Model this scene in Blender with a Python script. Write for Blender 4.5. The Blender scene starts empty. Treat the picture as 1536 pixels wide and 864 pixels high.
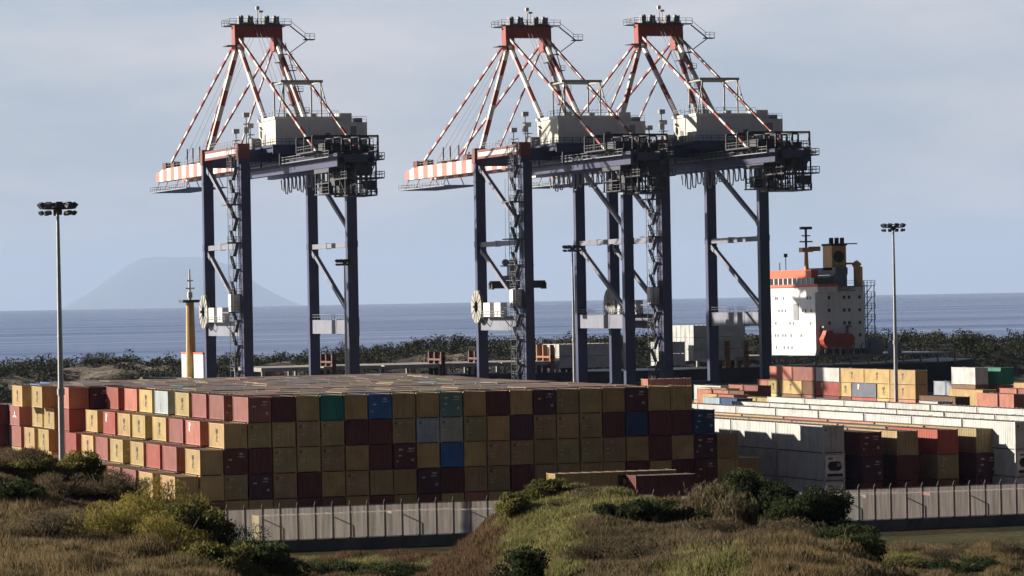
import bpy, math, random
import numpy as np
from mathutils import Vector, Matrix

# ------------------------------------------------------------------ scene, camera, light
S = bpy.context.scene
COL = S.collection
FPX, TH, ROLL, HCAM, HOR = 5500.0, math.radians(19.0), math.radians(1.04), 22.1, 448.8

cam_d = bpy.data.cameras.new('camera')
cam = bpy.data.objects.new('camera', cam_d)
COL.objects.link(cam)
cam_d.sensor_width = 36.0
cam_d.lens = 36.0 * FPX / 1536.0
cam_d.clip_start = 1.0
cam_d.clip_end = 250000.0
_p = math.atan((HOR - 432.0) / FPX)
_f = Vector((math.sin(TH) * math.cos(_p), math.cos(TH) * math.cos(_p), math.sin(_p)))
_r0 = Vector((math.cos(TH), -math.sin(TH), 0))
_u0 = _r0.cross(_f)
_r = _r0 * math.cos(ROLL) - _u0 * math.sin(ROLL)
_u = _u0 * math.cos(ROLL) + _r0 * math.sin(ROLL)
_M = Matrix((_r, _u, -_f)).transposed().to_4x4()
_M.translation = Vector((0, 0, HCAM))
cam.matrix_world = _M
S.camera = cam
S.render.resolution_x, S.render.resolution_y = 1024, 576

SUN_EL = math.radians(17.3)
SUN_AZ = math.radians(-52.0)          # measured from +Y towards +X: the sun stands to the left, a little beyond the quay
sdir = Vector((math.sin(SUN_AZ) * math.cos(SUN_EL), math.cos(SUN_AZ) * math.cos(SUN_EL), math.sin(SUN_EL)))
sun_d = bpy.data.lights.new('sun', 'SUN')
sun_d.energy = 5.0
sun_d.angle = math.radians(0.55)
sun_d.color = (1.0, 0.91, 0.76)
sun = bpy.data.objects.new('sun', sun_d)
sun.rotation_euler = sdir.to_track_quat('Z', 'Y').to_euler()
COL.objects.link(sun)

W = bpy.data.worlds.new('World')
S.world = W
W.use_nodes = True
wn, wl = W.node_tree.nodes, W.node_tree.links
wn.clear()
def wnode(t, **k):
    n = wn.new(t)
    for a, b in k.items(): setattr(n, a, b)
    return n
w_out = wnode('ShaderNodeOutputWorld')
w_bg = wnode('ShaderNodeBackground')
w_bg.inputs['Strength'].default_value = 0.060
w_sky = wnode('ShaderNodeTexSky', sky_type='NISHITA')
w_sky.sun_disc = False
w_sky.sun_elevation = SUN_EL
w_sky.sun_rotation = SUN_AZ
w_sky.air_density = 1.0
w_sky.dust_density = 1.6
w_sky.ozone_density = 1.5
w_tc = wnode('ShaderNodeTexCoord')
w_sep = wnode('ShaderNodeSeparateXYZ')
wl.new(w_tc.outputs['Generated'], w_sep.inputs[0])
# the pale bank of humid air that lies over the sea, thinning to a deep blue overhead
w_ramp = wnode('ShaderNodeValToRGB')
cr = w_ramp.color_ramp
cr.elements[0].position = 0.0;  cr.elements[0].color = (1, 1, 1, 1)
cr.elements[1].position = 1.0;  cr.elements[1].color = (0.05, 0.075, 0.13, 1)
e = cr.elements.new(0.12); e.color = (0.92, 0.95, 1.0, 1)
e = cr.elements.new(0.26); e.color = (0.42, 0.53, 0.72, 1)
e = cr.elements.new(0.50); e.color = (0.11, 0.16, 0.26, 1)
wl.new(w_sep.outputs['Z'], w_ramp.inputs[0])
# sky away from the sea is dimmed, an added falloff to deepen the shade
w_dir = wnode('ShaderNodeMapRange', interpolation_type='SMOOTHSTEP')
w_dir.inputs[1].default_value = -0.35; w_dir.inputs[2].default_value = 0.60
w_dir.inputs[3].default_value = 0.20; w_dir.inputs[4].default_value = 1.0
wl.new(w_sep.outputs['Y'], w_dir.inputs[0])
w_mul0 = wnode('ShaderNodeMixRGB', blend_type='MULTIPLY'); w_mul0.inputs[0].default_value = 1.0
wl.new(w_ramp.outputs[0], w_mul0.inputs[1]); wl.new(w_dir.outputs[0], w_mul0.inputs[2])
w_tint = wnode('ShaderNodeMixRGB', blend_type='MIX')
w_tint.inputs[0].default_value = 0.80
w_tint.inputs[2].default_value = (4.82, 5.0, 5.62, 1)
wl.new(w_sky.outputs[0], w_tint.inputs[1])
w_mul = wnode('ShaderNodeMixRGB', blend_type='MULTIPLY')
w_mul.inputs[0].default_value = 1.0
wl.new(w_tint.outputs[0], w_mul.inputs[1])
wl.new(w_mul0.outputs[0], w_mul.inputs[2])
# thin low clouds
w_map = wnode('ShaderNodeMapping')
w_map.inputs['Scale'].default_value = (6, 6, 22)
wl.new(w_tc.outputs['Generated'], w_map.inputs[0])
w_no = wnode('ShaderNodeTexNoise')
w_no.inputs['Scale'].default_value = 1.6
w_no.inputs['Detail'].default_value = 7
w_no.inputs['Roughness'].default_value = 0.55
wl.new(w_map.outputs[0], w_no.inputs['Vector'])
w_cr = wnode('ShaderNodeValToRGB')
w_cr.color_ramp.elements[0].position = 0.40; w_cr.color_ramp.elements[0].color = (0.86, 0.925, 0.985, 1)
w_cr.color_ramp.elements[1].position = 0.66; w_cr.color_ramp.elements[1].color = (1.26, 1.17, 1.12, 1)
wl.new(w_no.outputs['Fac'], w_cr.inputs[0])
w_mul2 = wnode('ShaderNodeMixRGB', blend_type='MULTIPLY')
w_mul2.inputs[0].default_value = 1.0
wl.new(w_mul.outputs[0], w_mul2.inputs[1])
wl.new(w_cr.outputs[0], w_mul2.inputs[2])
wl.new(w_mul2.outputs[0], w_bg.inputs['Color'])
wl.new(w_bg.outputs[0], w_out.inputs['Surface'])

S.view_settings.view_transform = 'Standard'
S.view_settings.look = 'None'
S.view_settings.exposure = 1.05
S.view_settings.gamma = 1.0
S.view_settings.use_curve_mapping = False
S.render.engine = 'CYCLES'
S.cycles.max_bounces = 6
S.cycles.transparent_max_bounces = 24
S.cycles.volume_bounces = 0

random.seed(7)
RNG = np.random.default_rng(11)

# ------------------------------------------------------------------ helpers
def ray(px, py):
    c, s = math.cos(ROLL), math.sin(ROLL)
    dx, dy = px - 768.0, 450.6 - py
    u, v = (dx * c + dy * s) / FPX, (-dx * s + dy * c) / FPX
    return (u * math.cos(TH) + math.sin(TH), -u * math.sin(TH) + math.cos(TH), v)
def at_y(px, py, Y):
    d = ray(px, py); k = Y / d[1]; return Vector((k * d[0], Y, HCAM + k * d[2]))
def at_d(px, py, D):
    d = ray(px, py); return Vector((D * d[0], D * d[1], HCAM + D * d[2]))
def ld(l, d):            # lateral / depth metres as seen from the hill -> world
    return (l * math.cos(TH) + d * math.sin(TH), -l * math.sin(TH) + d * math.cos(TH))

def tag(o, label=None, cat=None, group=None, kind=None):
    if label: o['label'] = label
    if cat: o['category'] = cat
    if group: o['group'] = group
    if kind: o['kind'] = kind
    return o
def empty(name, loc, label=None, cat=None, group=None):
    o = bpy.data.objects.new(name, None); COL.objects.link(o)
    o.location = loc; o.empty_display_size = 1
    return tag(o, label, cat, group)
def link(name, mesh, parent=None, loc=(0, 0, 0)):
    o = bpy.data.objects.new(name, mesh); COL.objects.link(o)
    o.location = loc
    if parent: o.parent = parent
    return o
def copy_tree(o, parent=None):
    c = o.copy(); COL.objects.link(c)
    c.parent = parent
    for ch in list(o.children): copy_tree(ch, c)
    return c

class MB:
    """collects boxes, bars and tubes into one mesh"""
    def __init__(s): s.v, s.f, s.m = [], [], []
    def add(s, vs, fs, mi=0):
        b = len(s.v); s.v += [tuple(v) for v in vs]
        s.f += [tuple(b + i for i in f) for f in fs]
        s.m += [mi] * len(fs) if isinstance(mi, int) else list(mi)
    def box(s, x0, x1, y0, y1, z0, z1, mi=0):
        s.add([(x0,y0,z0),(x1,y0,z0),(x1,y1,z0),(x0,y1,z0),(x0,y0,z1),(x1,y0,z1),(x1,y1,z1),(x0,y1,z1)],
              [(0,3,2,1),(4,5,6,7),(0,1,5,4),(1,2,6,5),(2,3,7,6),(3,0,4,7)], mi)
    def cbox(s, c, d, mi=0):
        s.box(c[0]-d[0]/2, c[0]+d[0]/2, c[1]-d[1]/2, c[1]+d[1]/2, c[2]-d[2]/2, c[2]+d[2]/2, mi)
    def bar(s, p, q, w, h=None, mi=0, up=None):
        h = h or w
        p, q = Vector(p), Vector(q); d = (q - p)
        if d.length < 1e-6: return
        d.normalize()
        up = Vector(up) if up else (Vector((0,0,1)) if abs(d.z) < 0.98 else Vector((0,1,0)))
        a = d.cross(up).normalized(); b = a.cross(d)
        o = [(-a*w - b*h)/2, (a*w - b*h)/2, (a*w + b*h)/2, (-a*w + b*h)/2]
        s.add([p+x for x in o] + [q+x for x in o],
              [(0,1,2,3)[::-1],(4,5,6,7),(0,1,5,4),(1,2,6,5),(2,3,7,6),(3,0,4,7)], mi)
    def tube(s, p, q, r0, r1=None, n=8, mi=0, caps=True):
        r1 = r0 if r1 is None else r1
        p, q = Vector(p), Vector(q); d = (q - p).normalized()
        up = Vector((0,0,1)) if abs(d.z) < 0.98 else Vector((1,0,0))
        a = d.cross(up).normalized(); b = d.cross(a)
        vs = []
        for c, r in ((p, r0), (q, r1)):
            for k in range(n):
                t = 2*math.pi*k/n
                vs.append(c + (a*math.cos(t) + b*math.sin(t))*r)
        fs = [(k, (k+1) % n, n+(k+1) % n, n+k) for k in range(n)]
        if caps: fs += [tuple(range(n))[::-1], tuple(range(n, 2*n))]
        s.add(vs, fs, mi)
    def banded(s, p, q, w, n, h=None, a=0, b=1, round_=False):
        """a bar painted in n alternating bands"""
        p, q = Vector(p), Vector(q)
        for k in range(n):
            u, v = p.lerp(q, k/n), p.lerp(q, (k+1)/n)
            if round_: s.tube(u, v, w/2, n=8, mi=(a if k % 2 == 0 else b), caps=(k in (0, n-1)))
            else: s.bar(u, v, w, h, a if k % 2 == 0 else b)
    def rail(s, p, q, h=1.1, t=0.06, step=2.0, mi=0):
        p, q = Vector(p), Vector(q); L = (q-p).length; n = max(1, int(L/step))
        for k in range(n+1):
            c = p.lerp(q, k/n); s.bar(c, c + Vector((0,0,h)), t, mi=mi)
        for z in (h, h*0.55): s.bar(p + Vector((0,0,z)), q + Vector((0,0,z)), t, mi=mi)
    def prism(s, pts, axis, a, b, mi=0):
        """outline in the two other axes, extruded along axis from a to b"""
        n = len(pts)
        def mk(u, v, w):
            return {'x': (w, u, v), 'y': (u, w, v), 'z': (u, v, w)}[axis]
        vs = [mk(u, v, a) for u, v in pts] + [mk(u, v, b) for u, v in pts]
        fs = [tuple(range(n))[::-1], tuple(range(n, 2*n))] + [(k, (k+1) % n, n+(k+1) % n, n+k) for k in range(n)]
        s.add(vs, fs, mi)
    def mesh(s, name, mats):
        me = bpy.data.meshes.new(name)
        me.from_pydata(s.v, [], s.f)
        mats = mats if isinstance(mats, (list, tuple)) else [mats]
        for m in mats: me.materials.append(m)
        if len(mats) > 1: me.polygons.foreach_set('material_index', s.m)
        me.update()
        import bmesh
        bm = bmesh.new(); bm.from_mesh(me); bmesh.ops.recalc_face_normals(bm, faces=bm.faces); bm.to_mesh(me); bm.free()
        return me
    def build(s, name, mats, parent=None, loc=(0,0,0)):
        return link(name, s.mesh(name, mats), parent, loc)

# ------------------------------------------------------------------ materials
def mat(name):
    m = bpy.data.materials.new(name); m.use_nodes = True
    nt = m.node_tree; b = nt.nodes['Principled BSDF']
    return m, nt, b
def N(nt, t, **k):
    n = nt.nodes.new(t)
    for a, b in k.items(): setattr(n, a, b)
    return n
def paint(name, col, rough=0.5, var=0.18, scale=1.5, dirt=(0.05,0.04,0.03), dirt_amt=0.25, metallic=0.0, coords='Object', spec=0.4):
    """painted or weathered surface: base colour broken up by two noises and streaky dirt"""
    m, nt, b = mat(name)
    tc = N(nt, 'ShaderNodeTexCoord')
    n1 = N(nt, 'ShaderNodeTexNoise'); n1.inputs['Scale'].default_value = scale; n1.inputs['Detail'].default_value = 6
    nt.links.new(tc.outputs[coords], n1.inputs['Vector'])
    mp = N(nt, 'ShaderNodeMapping'); mp.inputs['Scale'].default_value = (2.2, 2.2, 0.35)
    nt.links.new(tc.outputs[coords], mp.inputs[0])
    n2 = N(nt, 'ShaderNodeTexNoise'); n2.inputs['Scale'].default_value = scale; n2.inputs['Detail'].default_value = 5
    nt.links.new(mp.outputs[0], n2.inputs['Vector'])
    hsv = N(nt, 'ShaderNodeHueSaturation'); hsv.inputs['Color'].default_value = (*col, 1)
    mr = N(nt, 'ShaderNodeMapRange'); mr.inputs[1].default_value = 0.3; mr.inputs[2].default_value = 0.7
    mr.inputs[3].default_value = 1 - var; mr.inputs[4].default_value = 1 + var
    nt.links.new(n1.outputs['Fac'], mr.inputs[0]); nt.links.new(mr.outputs[0], hsv.inputs['Value'])
    mx = N(nt, 'ShaderNodeMixRGB'); mx.inputs[2].default_value = (*dirt, 1)
    r2 = N(nt, 'ShaderNodeMapRange'); r2.inputs[1].default_value = 0.48; r2.inputs[2].default_value = 0.78
    r2.inputs[3].default_value = 0; r2.inputs[4].default_value = dirt_amt
    nt.links.new(n2.outputs['Fac'], r2.inputs[0]); nt.links.new(r2.outputs[0], mx.inputs[0])
    nt.links.new(hsv.outputs[0], mx.inputs[1]); nt.links.new(mx.outputs[0], b.inputs['Base Color'])
    b.inputs['Roughness'].default_value = rough; b.inputs['Metallic'].default_value = metallic
    b.inputs['Specular IOR Level'].default_value = spec
    return m

def container_mat(name, attr=False):
    """container paint: the colour comes from each container; scuffs, rust streaks and dusty roofs"""
    m, nt, b = mat(name)
    if attr:
        src = N(nt, 'ShaderNodeAttribute'); src.attribute_name = 'Col'; colout = src.outputs['Color']; vec = None
    else:
        src = N(nt, 'ShaderNodeObjectInfo'); colout = src.outputs['Color']
    tc = N(nt, 'ShaderNodeTexCoord'); geo = N(nt, 'ShaderNodeNewGeometry')
    n1 = N(nt, 'ShaderNodeTexNoise'); n1.inputs['Scale'].default_value = 0.55; n1.inputs['Detail'].default_value = 7
    nt.links.new(geo.outputs['Position'], n1.inputs['Vector'])
    mp = N(nt, 'ShaderNodeMapping'); mp.inputs['Scale'].default_value = (3.5, 3.5, 0.5)
    nt.links.new(geo.outputs['Position'], mp.inputs[0])
    n2 = N(nt, 'ShaderNodeTexNoise'); n2.inputs['Scale'].default_value = 1.0; n2.inputs['Detail'].default_value = 6
    nt.links.new(mp.outputs[0], n2.inputs['Vector'])
    hsv = N(nt, 'ShaderNodeHueSaturation'); nt.links.new(colout, hsv.inputs['Color'])
    mr = N(nt, 'ShaderNodeMapRange'); mr.inputs[1].default_value = 0.3; mr.inputs[2].default_value = 0.7
    mr.inputs[3].default_value = 0.82; mr.inputs[4].default_value = 1.15
    nt.links.new(n1.outputs['Fac'], mr.inputs[0]); nt.links.new(mr.outputs[0], hsv.inputs['Value'])
    r2 = N(nt, 'ShaderNodeMapRange'); r2.inputs[1].default_value = 0.55; r2.inputs[2].default_value = 0.82
    r2.inputs[3].default_value = 0; r2.inputs[4].default_value = 0.55
    nt.links.new(n2.outputs['Fac'], r2.inputs[0])
    mx = N(nt, 'ShaderNodeMixRGB'); mx.inputs[2].default_value = (0.10, 0.055, 0.035, 1)
    nt.links.new(r2.outputs[0], mx.inputs[0]); nt.links.new(hsv.outputs[0], mx.inputs[1])
    # roofs carry years of dust
    sp = N(nt, 'ShaderNodeSeparateXYZ'); nt.links.new(geo.outputs['Normal'], sp.inputs[0])
    rr = N(nt, 'ShaderNodeMapRange'); rr.inputs[1].default_value = 0.8; rr.inputs[2].default_value = 0.95
    rr.inputs[3].default_value = 0; rr.inputs[4].default_value = 0.86
    nt.links.new(sp.outputs['Z'], rr.inputs[0])
    m2 = N(nt, 'ShaderNodeMixRGB'); m2.inputs[2].default_value = (0.19, 0.155, 0.135, 1)
    nt.links.new(rr.outputs[0], m2.inputs[0]); nt.links.new(mx.outputs[0], m2.inputs[1])
    nt.links.new(m2.outputs[0], b.inputs['Base Color'])
    b.inputs['Roughness'].default_value = 0.6; b.inputs['Specular IOR Level'].default_value = 0.2
    return m

M = {}
M['cont'] = container_mat('container_paint')
M['cont_mass'] = container_mat('container_mass_paint', True)
M['white'] = paint('white_paint', (0.76,0.755,0.76), 0.45, 0.06, 0.5, (0.25,0.19,0.13), 0.3)
M['cream'] = paint('cream_paint', (0.60,0.57,0.48), 0.5, 0.06, 0.4, (0.25,0.19,0.13), 0.3)
M['navy'] = paint('navy_steel', (0.027,0.033,0.100), 0.42, 0.25, 0.35, (0.03,0.03,0.04), 0.3, spec=0.55)
M['greyblue'] = paint('grey_blue_steel', (0.17,0.18,0.24), 0.5, 0.12, 0.4, (0.06,0.05,0.05), 0.3)
M['red'] = paint('crane_red', (0.27,0.042,0.034), 0.5, 0.15, 0.5, (0.08,0.03,0.03), 0.3)
M['bandwhite'] = paint('band_white', (0.62,0.57,0.53), 0.5, 0.08, 0.5, (0.25,0.16,0.12), 0.3)
M['fadedred'] = paint('faded_red', (0.42,0.15,0.12), 0.55, 0.12, 0.5, (0.2,0.08,0.06), 0.3)
M['deepred'] = paint('deep_red', (0.14,0.030,0.030), 0.55, 0.15, 0.5)
M['midgrey'] = paint('mid_grey_steel', (0.12,0.125,0.145), 0.5, 0.15, 0.6)
M['reel'] = paint('reel_grey', (0.33,0.32,0.29), 0.55, 0.12, 0.6)
M['dark'] = paint('dark_steel', (0.035,0.037,0.05), 0.55, 0.2, 0.8)
M['grey'] = paint('grey_steel', (0.22,0.23,0.25), 0.5, 0.15, 0.6, metallic=0.2)
M['housegrey'] = paint('house_grey_panel', (0.66,0.66,0.70), 0.55, 0.06, 0.3, (0.12,0.11,0.11), 0.25)
M['galv'] = paint('galvanised_steel', (0.36,0.37,0.39), 0.42, 0.12, 1.2, metallic=0.45)
M['glass'] = paint('dark_glass', (0.02,0.025,0.03), 0.12, 0.1, 1.0, spec=0.7)
M['black'] = paint('black_rubber', (0.012,0.012,0.014), 0.7, 0.1, 1.0)
M['orange'] = paint('ship_orange', (0.60,0.10,0.035), 0.5, 0.10, 0.5)
M['lifeboat'] = paint('lifeboat_orange', (0.34,0.045,0.022), 0.45, 0.08, 0.5)
M['ochre'] = paint('mast_ochre', (0.50,0.31,0.10), 0.5, 0.12, 0.6, (0.16,0.08,0.04), 0.5)
M['rust'] = paint('rust_red', (0.10,0.028,0.022), 0.7, 0.3, 0.8)
M['rustorange'] = paint('rust_orange', (0.26,0.10,0.04), 0.7, 0.25, 0.8)
M['concrete'] = paint('concrete', (0.30,0.29,0.27), 0.85, 0.15, 0.6, (0.10,0.09,0.08), 0.4)
M['concrete_dark'] = paint('weathered_concrete', (0.17,0.165,0.16), 0.9, 0.2, 0.6, (0.05,0.045,0.04), 0.5)
M['asphalt'] = paint('asphalt', (0.035,0.035,0.04), 0.9, 0.25, 0.05, (0.05,0.048,0.045), 0.3, spec=0.05)
M['yard'] = paint('yard_concrete', (0.22,0.215,0.205), 0.9, 0.2, 0.05, (0.12,0.11,0.10), 0.4, spec=0.05)  # paving made pale to bounce added light up onto ship and cranes
M['hull'] = paint('hull_black', (0.02,0.022,0.035), 0.5, 0.2, 0.2, (0.08,0.035,0.02), 0.3)
M['logo_dark'] = paint('lettering_dark', (0.035,0.028,0.02), 0.6, 0.2, 2.0)
M['logo_white'] = paint('lettering_white', (0.62,0.60,0.58), 0.6, 0.1, 2.0)
M['trunk'] = paint('bark', (0.085,0.065,0.05), 0.9, 0.3, 3.0)

def leaf_mat(name, c1, c2, c3, scale=0.35, transl=0.5):
    m, nt, b = mat(name)
    geo = N(nt, 'ShaderNodeNewGeometry'); oi = N(nt, 'ShaderNodeObjectInfo')
    n1 = N(nt, 'ShaderNodeTexNoise'); n1.inputs['Scale'].default_value = scale; n1.inputs['Detail'].default_value = 5
    nt.links.new(geo.outputs['Position'], n1.inputs['Vector'])
    ad = N(nt, 'ShaderNodeMath', operation='MULTIPLY_ADD'); ad.inputs[1].default_value = 0.30; 
    nt.links.new(oi.outputs['Random'], ad.inputs[0]); nt.links.new(n1.outputs['Fac'], ad.inputs[2])
    ri = N(nt, 'ShaderNodeMath', operation='MULTIPLY_ADD'); ri.inputs[1].default_value = 0.28
    nt.links.new(geo.outputs['Random Per Island'], ri.inputs[0]); nt.links.new(ad.outputs[0], ri.inputs[2])
    cr = N(nt, 'ShaderNodeValToRGB')
    cr.color_ramp.elements[0].position = 0.52; cr.color_ramp.elements[0].color = (*c1, 1)
    cr.color_ramp.elements[1].position = 1.02; cr.color_ramp.elements[1].color = (*c3, 1)
    e = cr.color_ramp.elements.new(0.76); e.color = (*c2, 1)
    nt.links.new(ri.outputs[0], cr.inputs[0])
    nt.links.new(cr.outputs[0], b.inputs['Base Color'])
    b.inputs['Roughness'].default_value = 0.75; b.inputs['Specular IOR Level'].default_value = 0.15
    tr = N(nt, 'ShaderNodeBsdfTranslucent'); nt.links.new(cr.outputs[0], tr.inputs['Color'])
    ms = N(nt, 'ShaderNodeMixShader'); ms.inputs[0].default_value = transl
    nt.links.new(b.outputs[0], ms.inputs[1]); nt.links.new(tr.outputs[0], ms.inputs[2])
    nt.links.new(ms.outputs[0], nt.nodes['Material Output'].inputs['Surface'])
    return m
M['leaf_dark'] = leaf_mat('leaf_dark', (0.017,0.025,0.011), (0.036,0.05,0.018), (0.07,0.082,0.03))
M['leaf_wood'] = leaf_mat('leaf_wood', (0.010,0.014,0.008), (0.020,0.026,0.012), (0.045,0.047,0.02), 0.06, 0.12)
M['leaf_olive'] = leaf_mat('leaf_olive', (0.055,0.06,0.018), (0.12,0.118,0.032), (0.19,0.17,0.052))
M['leaf_yellow'] = leaf_mat('leaf_yellow', (0.105,0.095,0.025), (0.22,0.185,0.045), (0.32,0.25,0.075))
M['leaf_brown'] = leaf_mat('leaf_brown', (0.042,0.034,0.021), (0.083,0.066,0.040), (0.14,0.11,0.067))
M['leaf_reed'] = leaf_mat('leaf_reed', (0.07,0.056,0.03), (0.13,0.105,0.06), (0.21,0.17,0.10))
M['grass_green'] = leaf_mat('grass_green', (0.075,0.082,0.027), (0.148,0.15,0.05), (0.24,0.222,0.09))
M['grass_dry'] = leaf_mat('grass_dry', (0.095,0.073,0.037), (0.175,0.13,0.067), (0.27,0.195,0.11))
M['grass_rust'] = leaf_mat('grass_rust', (0.06,0.037,0.022), (0.11,0.065,0.038), (0.175,0.105,0.063))

def ground_mat():
    m, nt, b = mat('hill_ground')
    geo = N(nt, 'ShaderNodeNewGeometry')
    n1 = N(nt, 'ShaderNodeTexNoise'); n1.inputs['Scale'].default_value = 0.09; n1.inputs['Detail'].default_value = 8; n1.inputs['Roughness'].default_value = 0.6
    n2 = N(nt, 'ShaderNodeTexNoise'); n2.inputs['Scale'].default_value = 1.3; n2.inputs['Detail'].default_value = 6
    for n in (n1, n2): nt.links.new(geo.outputs['Position'], n.inputs['Vector'])
    c1 = N(nt, 'ShaderNodeValToRGB')
    c1.color_ramp.elements[0].position = 0.36; c1.color_ramp.elements[0].color = (0.05,0.055,0.018,1)
    c1.color_ramp.elements[1].position = 0.66; c1.color_ramp.elements[1].color = (0.12,0.085,0.045,1)
    e = c1.color_ramp.elements.new(0.5); e.color = (0.075,0.07,0.03,1)
    nt.links.new(n1.outputs['Fac'], c1.inputs[0])
    mx = N(nt, 'ShaderNodeMixRGB', blend_type='MULTIPLY'); mx.inputs[0].default_value = 0.8
    c2 = N(nt, 'ShaderNodeValToRGB')
    c2.color_ramp.elements[0].position = 0.3; c2.color_ramp.elements[0].color = (0.45,0.45,0.45,1)
    c2.color_ramp.elements[1].position = 0.75; c2.color_ramp.elements[1].color = (1.4,1.35,1.2,1)
    nt.links.new(n2.outputs['Fac'], c2.inputs[0])
    nt.links.new(c1.outputs[0], mx.inputs[1]); nt.links.new(c2.outputs[0], mx.inputs[2])
    nt.links.new(mx.outputs[0], b.inputs['Base Color']); b.inputs['Roughness'].default_value = 0.95
    b.inputs['Specular IOR Level'].default_value = 0.1
    bp = N(nt, 'ShaderNodeBump'); bp.inputs['Strength'].default_value = 0.6; bp.inputs['Distance'].default_value = 0.3
    nt.links.new(n2.outputs['Fac'], bp.inputs['Height']); nt.links.new(bp.outputs[0], b.inputs['Normal'])
    return m
M['ground'] = ground_mat()

def bank_mat():
    m, nt, b = mat('bank_rock')
    geo = N(nt, 'ShaderNodeNewGeometry')
    n1 = N(nt, 'ShaderNodeTexNoise'); n1.inputs['Scale'].default_value = 0.035; n1.inputs['Detail'].default_value = 8
    n2 = N(nt, 'ShaderNodeTexNoise'); n2.inputs['Scale'].default_value = 0.45; n2.inputs['Detail'].default_value = 8; n2.inputs['Roughness'].default_value = 0.7
    for n in (n1, n2): nt.links.new(geo.outputs['Position'], n.inputs['Vector'])
    c1 = N(nt, 'ShaderNodeValToRGB')
    c1.color_ramp.elements[0].position = 0.53; c1.color_ramp.elements[0].color = (0.020,0.022,0.014,1)
    c1.color_ramp.elements[1].position = 0.63; c1.color_ramp.elements[1].color = (0.27,0.225,0.175,1)
    nt.links.new(n1.outputs['Fac'], c1.inputs[0])
    mx = N(nt, 'ShaderNodeMixRGB', blend_type='MULTIPLY'); mx.inputs[0].default_value = 0.85
    c2 = N(nt, 'ShaderNodeValToRGB')
    c2.color_ramp.elements[0].position = 0.35; c2.color_ramp.elements[0].color = (0.3,0.3,0.3,1)
    c2.color_ramp.elements[1].position = 0.7; c2.color_ramp.elements[1].color = (1.5,1.45,1.4,1)
    nt.links.new(n2.outputs['Fac'], c2.inputs[0])
    nt.links.new(c1.outputs[0], mx.inputs[1]); nt.links.new(c2.outputs[0], mx.inputs[2])
    nt.links.new(mx.outputs[0], b.inputs['Base Color']); b.inputs['Roughness'].default_value = 0.95
    bp = N(nt, 'ShaderNodeBump'); bp.inputs['Strength'].default_value = 1.0; bp.inputs['Distance'].default_value = 2.0
    nt.links.new(n2.outputs['Fac'], bp.inputs['Height']); nt.links.new(bp.outputs[0], b.inputs['Normal'])
    return m
M['bank'] = bank_mat()

def sea_mat():
    m, nt, b = mat('sea_water')
    geo = N(nt, 'ShaderNodeNewGeometry')
    b.inputs['Base Color'].default_value = (0.008,0.042,0.185,1)
    b.inputs['IOR'].default_value = 1.33
    mp = N(nt, 'ShaderNodeMapping'); mp.inputs['Rotation'].default_value = (0, 0, TH); mp.inputs['Scale'].default_value = (0.0011, 0.0065, 1)
    nt.links.new(geo.outputs['Position'], mp.inputs[0])
    n1 = N(nt, 'ShaderNodeTexNoise'); n1.inputs['Scale'].default_value = 1.0; n1.inputs['Detail'].default_value = 9; n1.inputs['Roughness'].default_value = 0.62
    nt.links.new(mp.outputs[0], n1.inputs['Vector'])
    r = N(nt, 'ShaderNodeMapRange'); r.inputs[1].default_value = 0.35; r.inputs[2].default_value = 0.65
    r.inputs[3].default_value = 0.16; r.inputs[4].default_value = 0.29
    nt.links.new(n1.outputs['Fac'], r.inputs[0]); nt.links.new(r.outputs[0], b.inputs['Roughness'])
    n2 = N(nt, 'ShaderNodeTexNoise'); n2.inputs['Scale'].default_value = 0.12; n2.inputs['Detail'].default_value = 4
    nt.links.new(geo.outputs['Position'], n2.inputs['Vector'])
    bp = N(nt, 'ShaderNodeBump'); bp.inputs['Strength'].default_value = 0.35; bp.inputs['Distance'].default_value = 1.2
    nt.links.new(n2.outputs['Fac'], bp.inputs['Height']); nt.links.new(bp.outputs[0], b.inputs['Normal'])
    return m
M['sea'] = sea_mat()

def fence_mat():
    """fine windbreak netting: half open, half pale thread that also lets light through"""
    m, nt, b = mat('fence_netting')
    nt.nodes.remove(b)
    d = N(nt, 'ShaderNodeBsdfDiffuse'); d.inputs[0].default_value = (0.50,0.47,0.45,1)
    t = N(nt, 'ShaderNodeBsdfTranslucent'); t.inputs[0].default_value = (0.48,0.44,0.42,1)
    a = N(nt, 'ShaderNodeMixShader'); a.inputs[0].default_value = 0.45
    nt.links.new(d.outputs[0], a.inputs[1]); nt.links.new(t.outputs[0], a.inputs[2])
    tp = N(nt, 'ShaderNodeBsdfTransparent')
    geo = N(nt, 'ShaderNodeNewGeometry')
    mp = N(nt, 'ShaderNodeMapping'); mp.inputs['Scale'].default_value = (3.6, 1.0, 0.25)
    nt.links.new(geo.outputs['Position'], mp.inputs[0])
    n1 = N(nt, 'ShaderNodeTexNoise'); n1.inputs['Scale'].default_value = 1.0; n1.inputs['Detail'].default_value = 4
    nt.links.new(mp.outputs[0], n1.inputs['Vector'])
    r = N(nt, 'ShaderNodeMapRange'); r.inputs[1].default_value = 0.3; r.inputs[2].default_value = 0.7
    r.inputs[3].default_value = 0.30; r.inputs[4].default_value = 0.60
    nt.links.new(n1.outputs['Fac'], r.inputs[0])
    x = N(nt, 'ShaderNodeMixShader'); nt.links.new(r.outputs[0], x.inputs[0])
    nt.links.new(tp.outputs[0], x.inputs[1]); nt.links.new(a.outputs[0], x.inputs[2])
    nt.links.new(x.outputs[0], nt.nodes['Material Output'].inputs['Surface'])
    return m
M['net'] = fence_mat()

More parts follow.
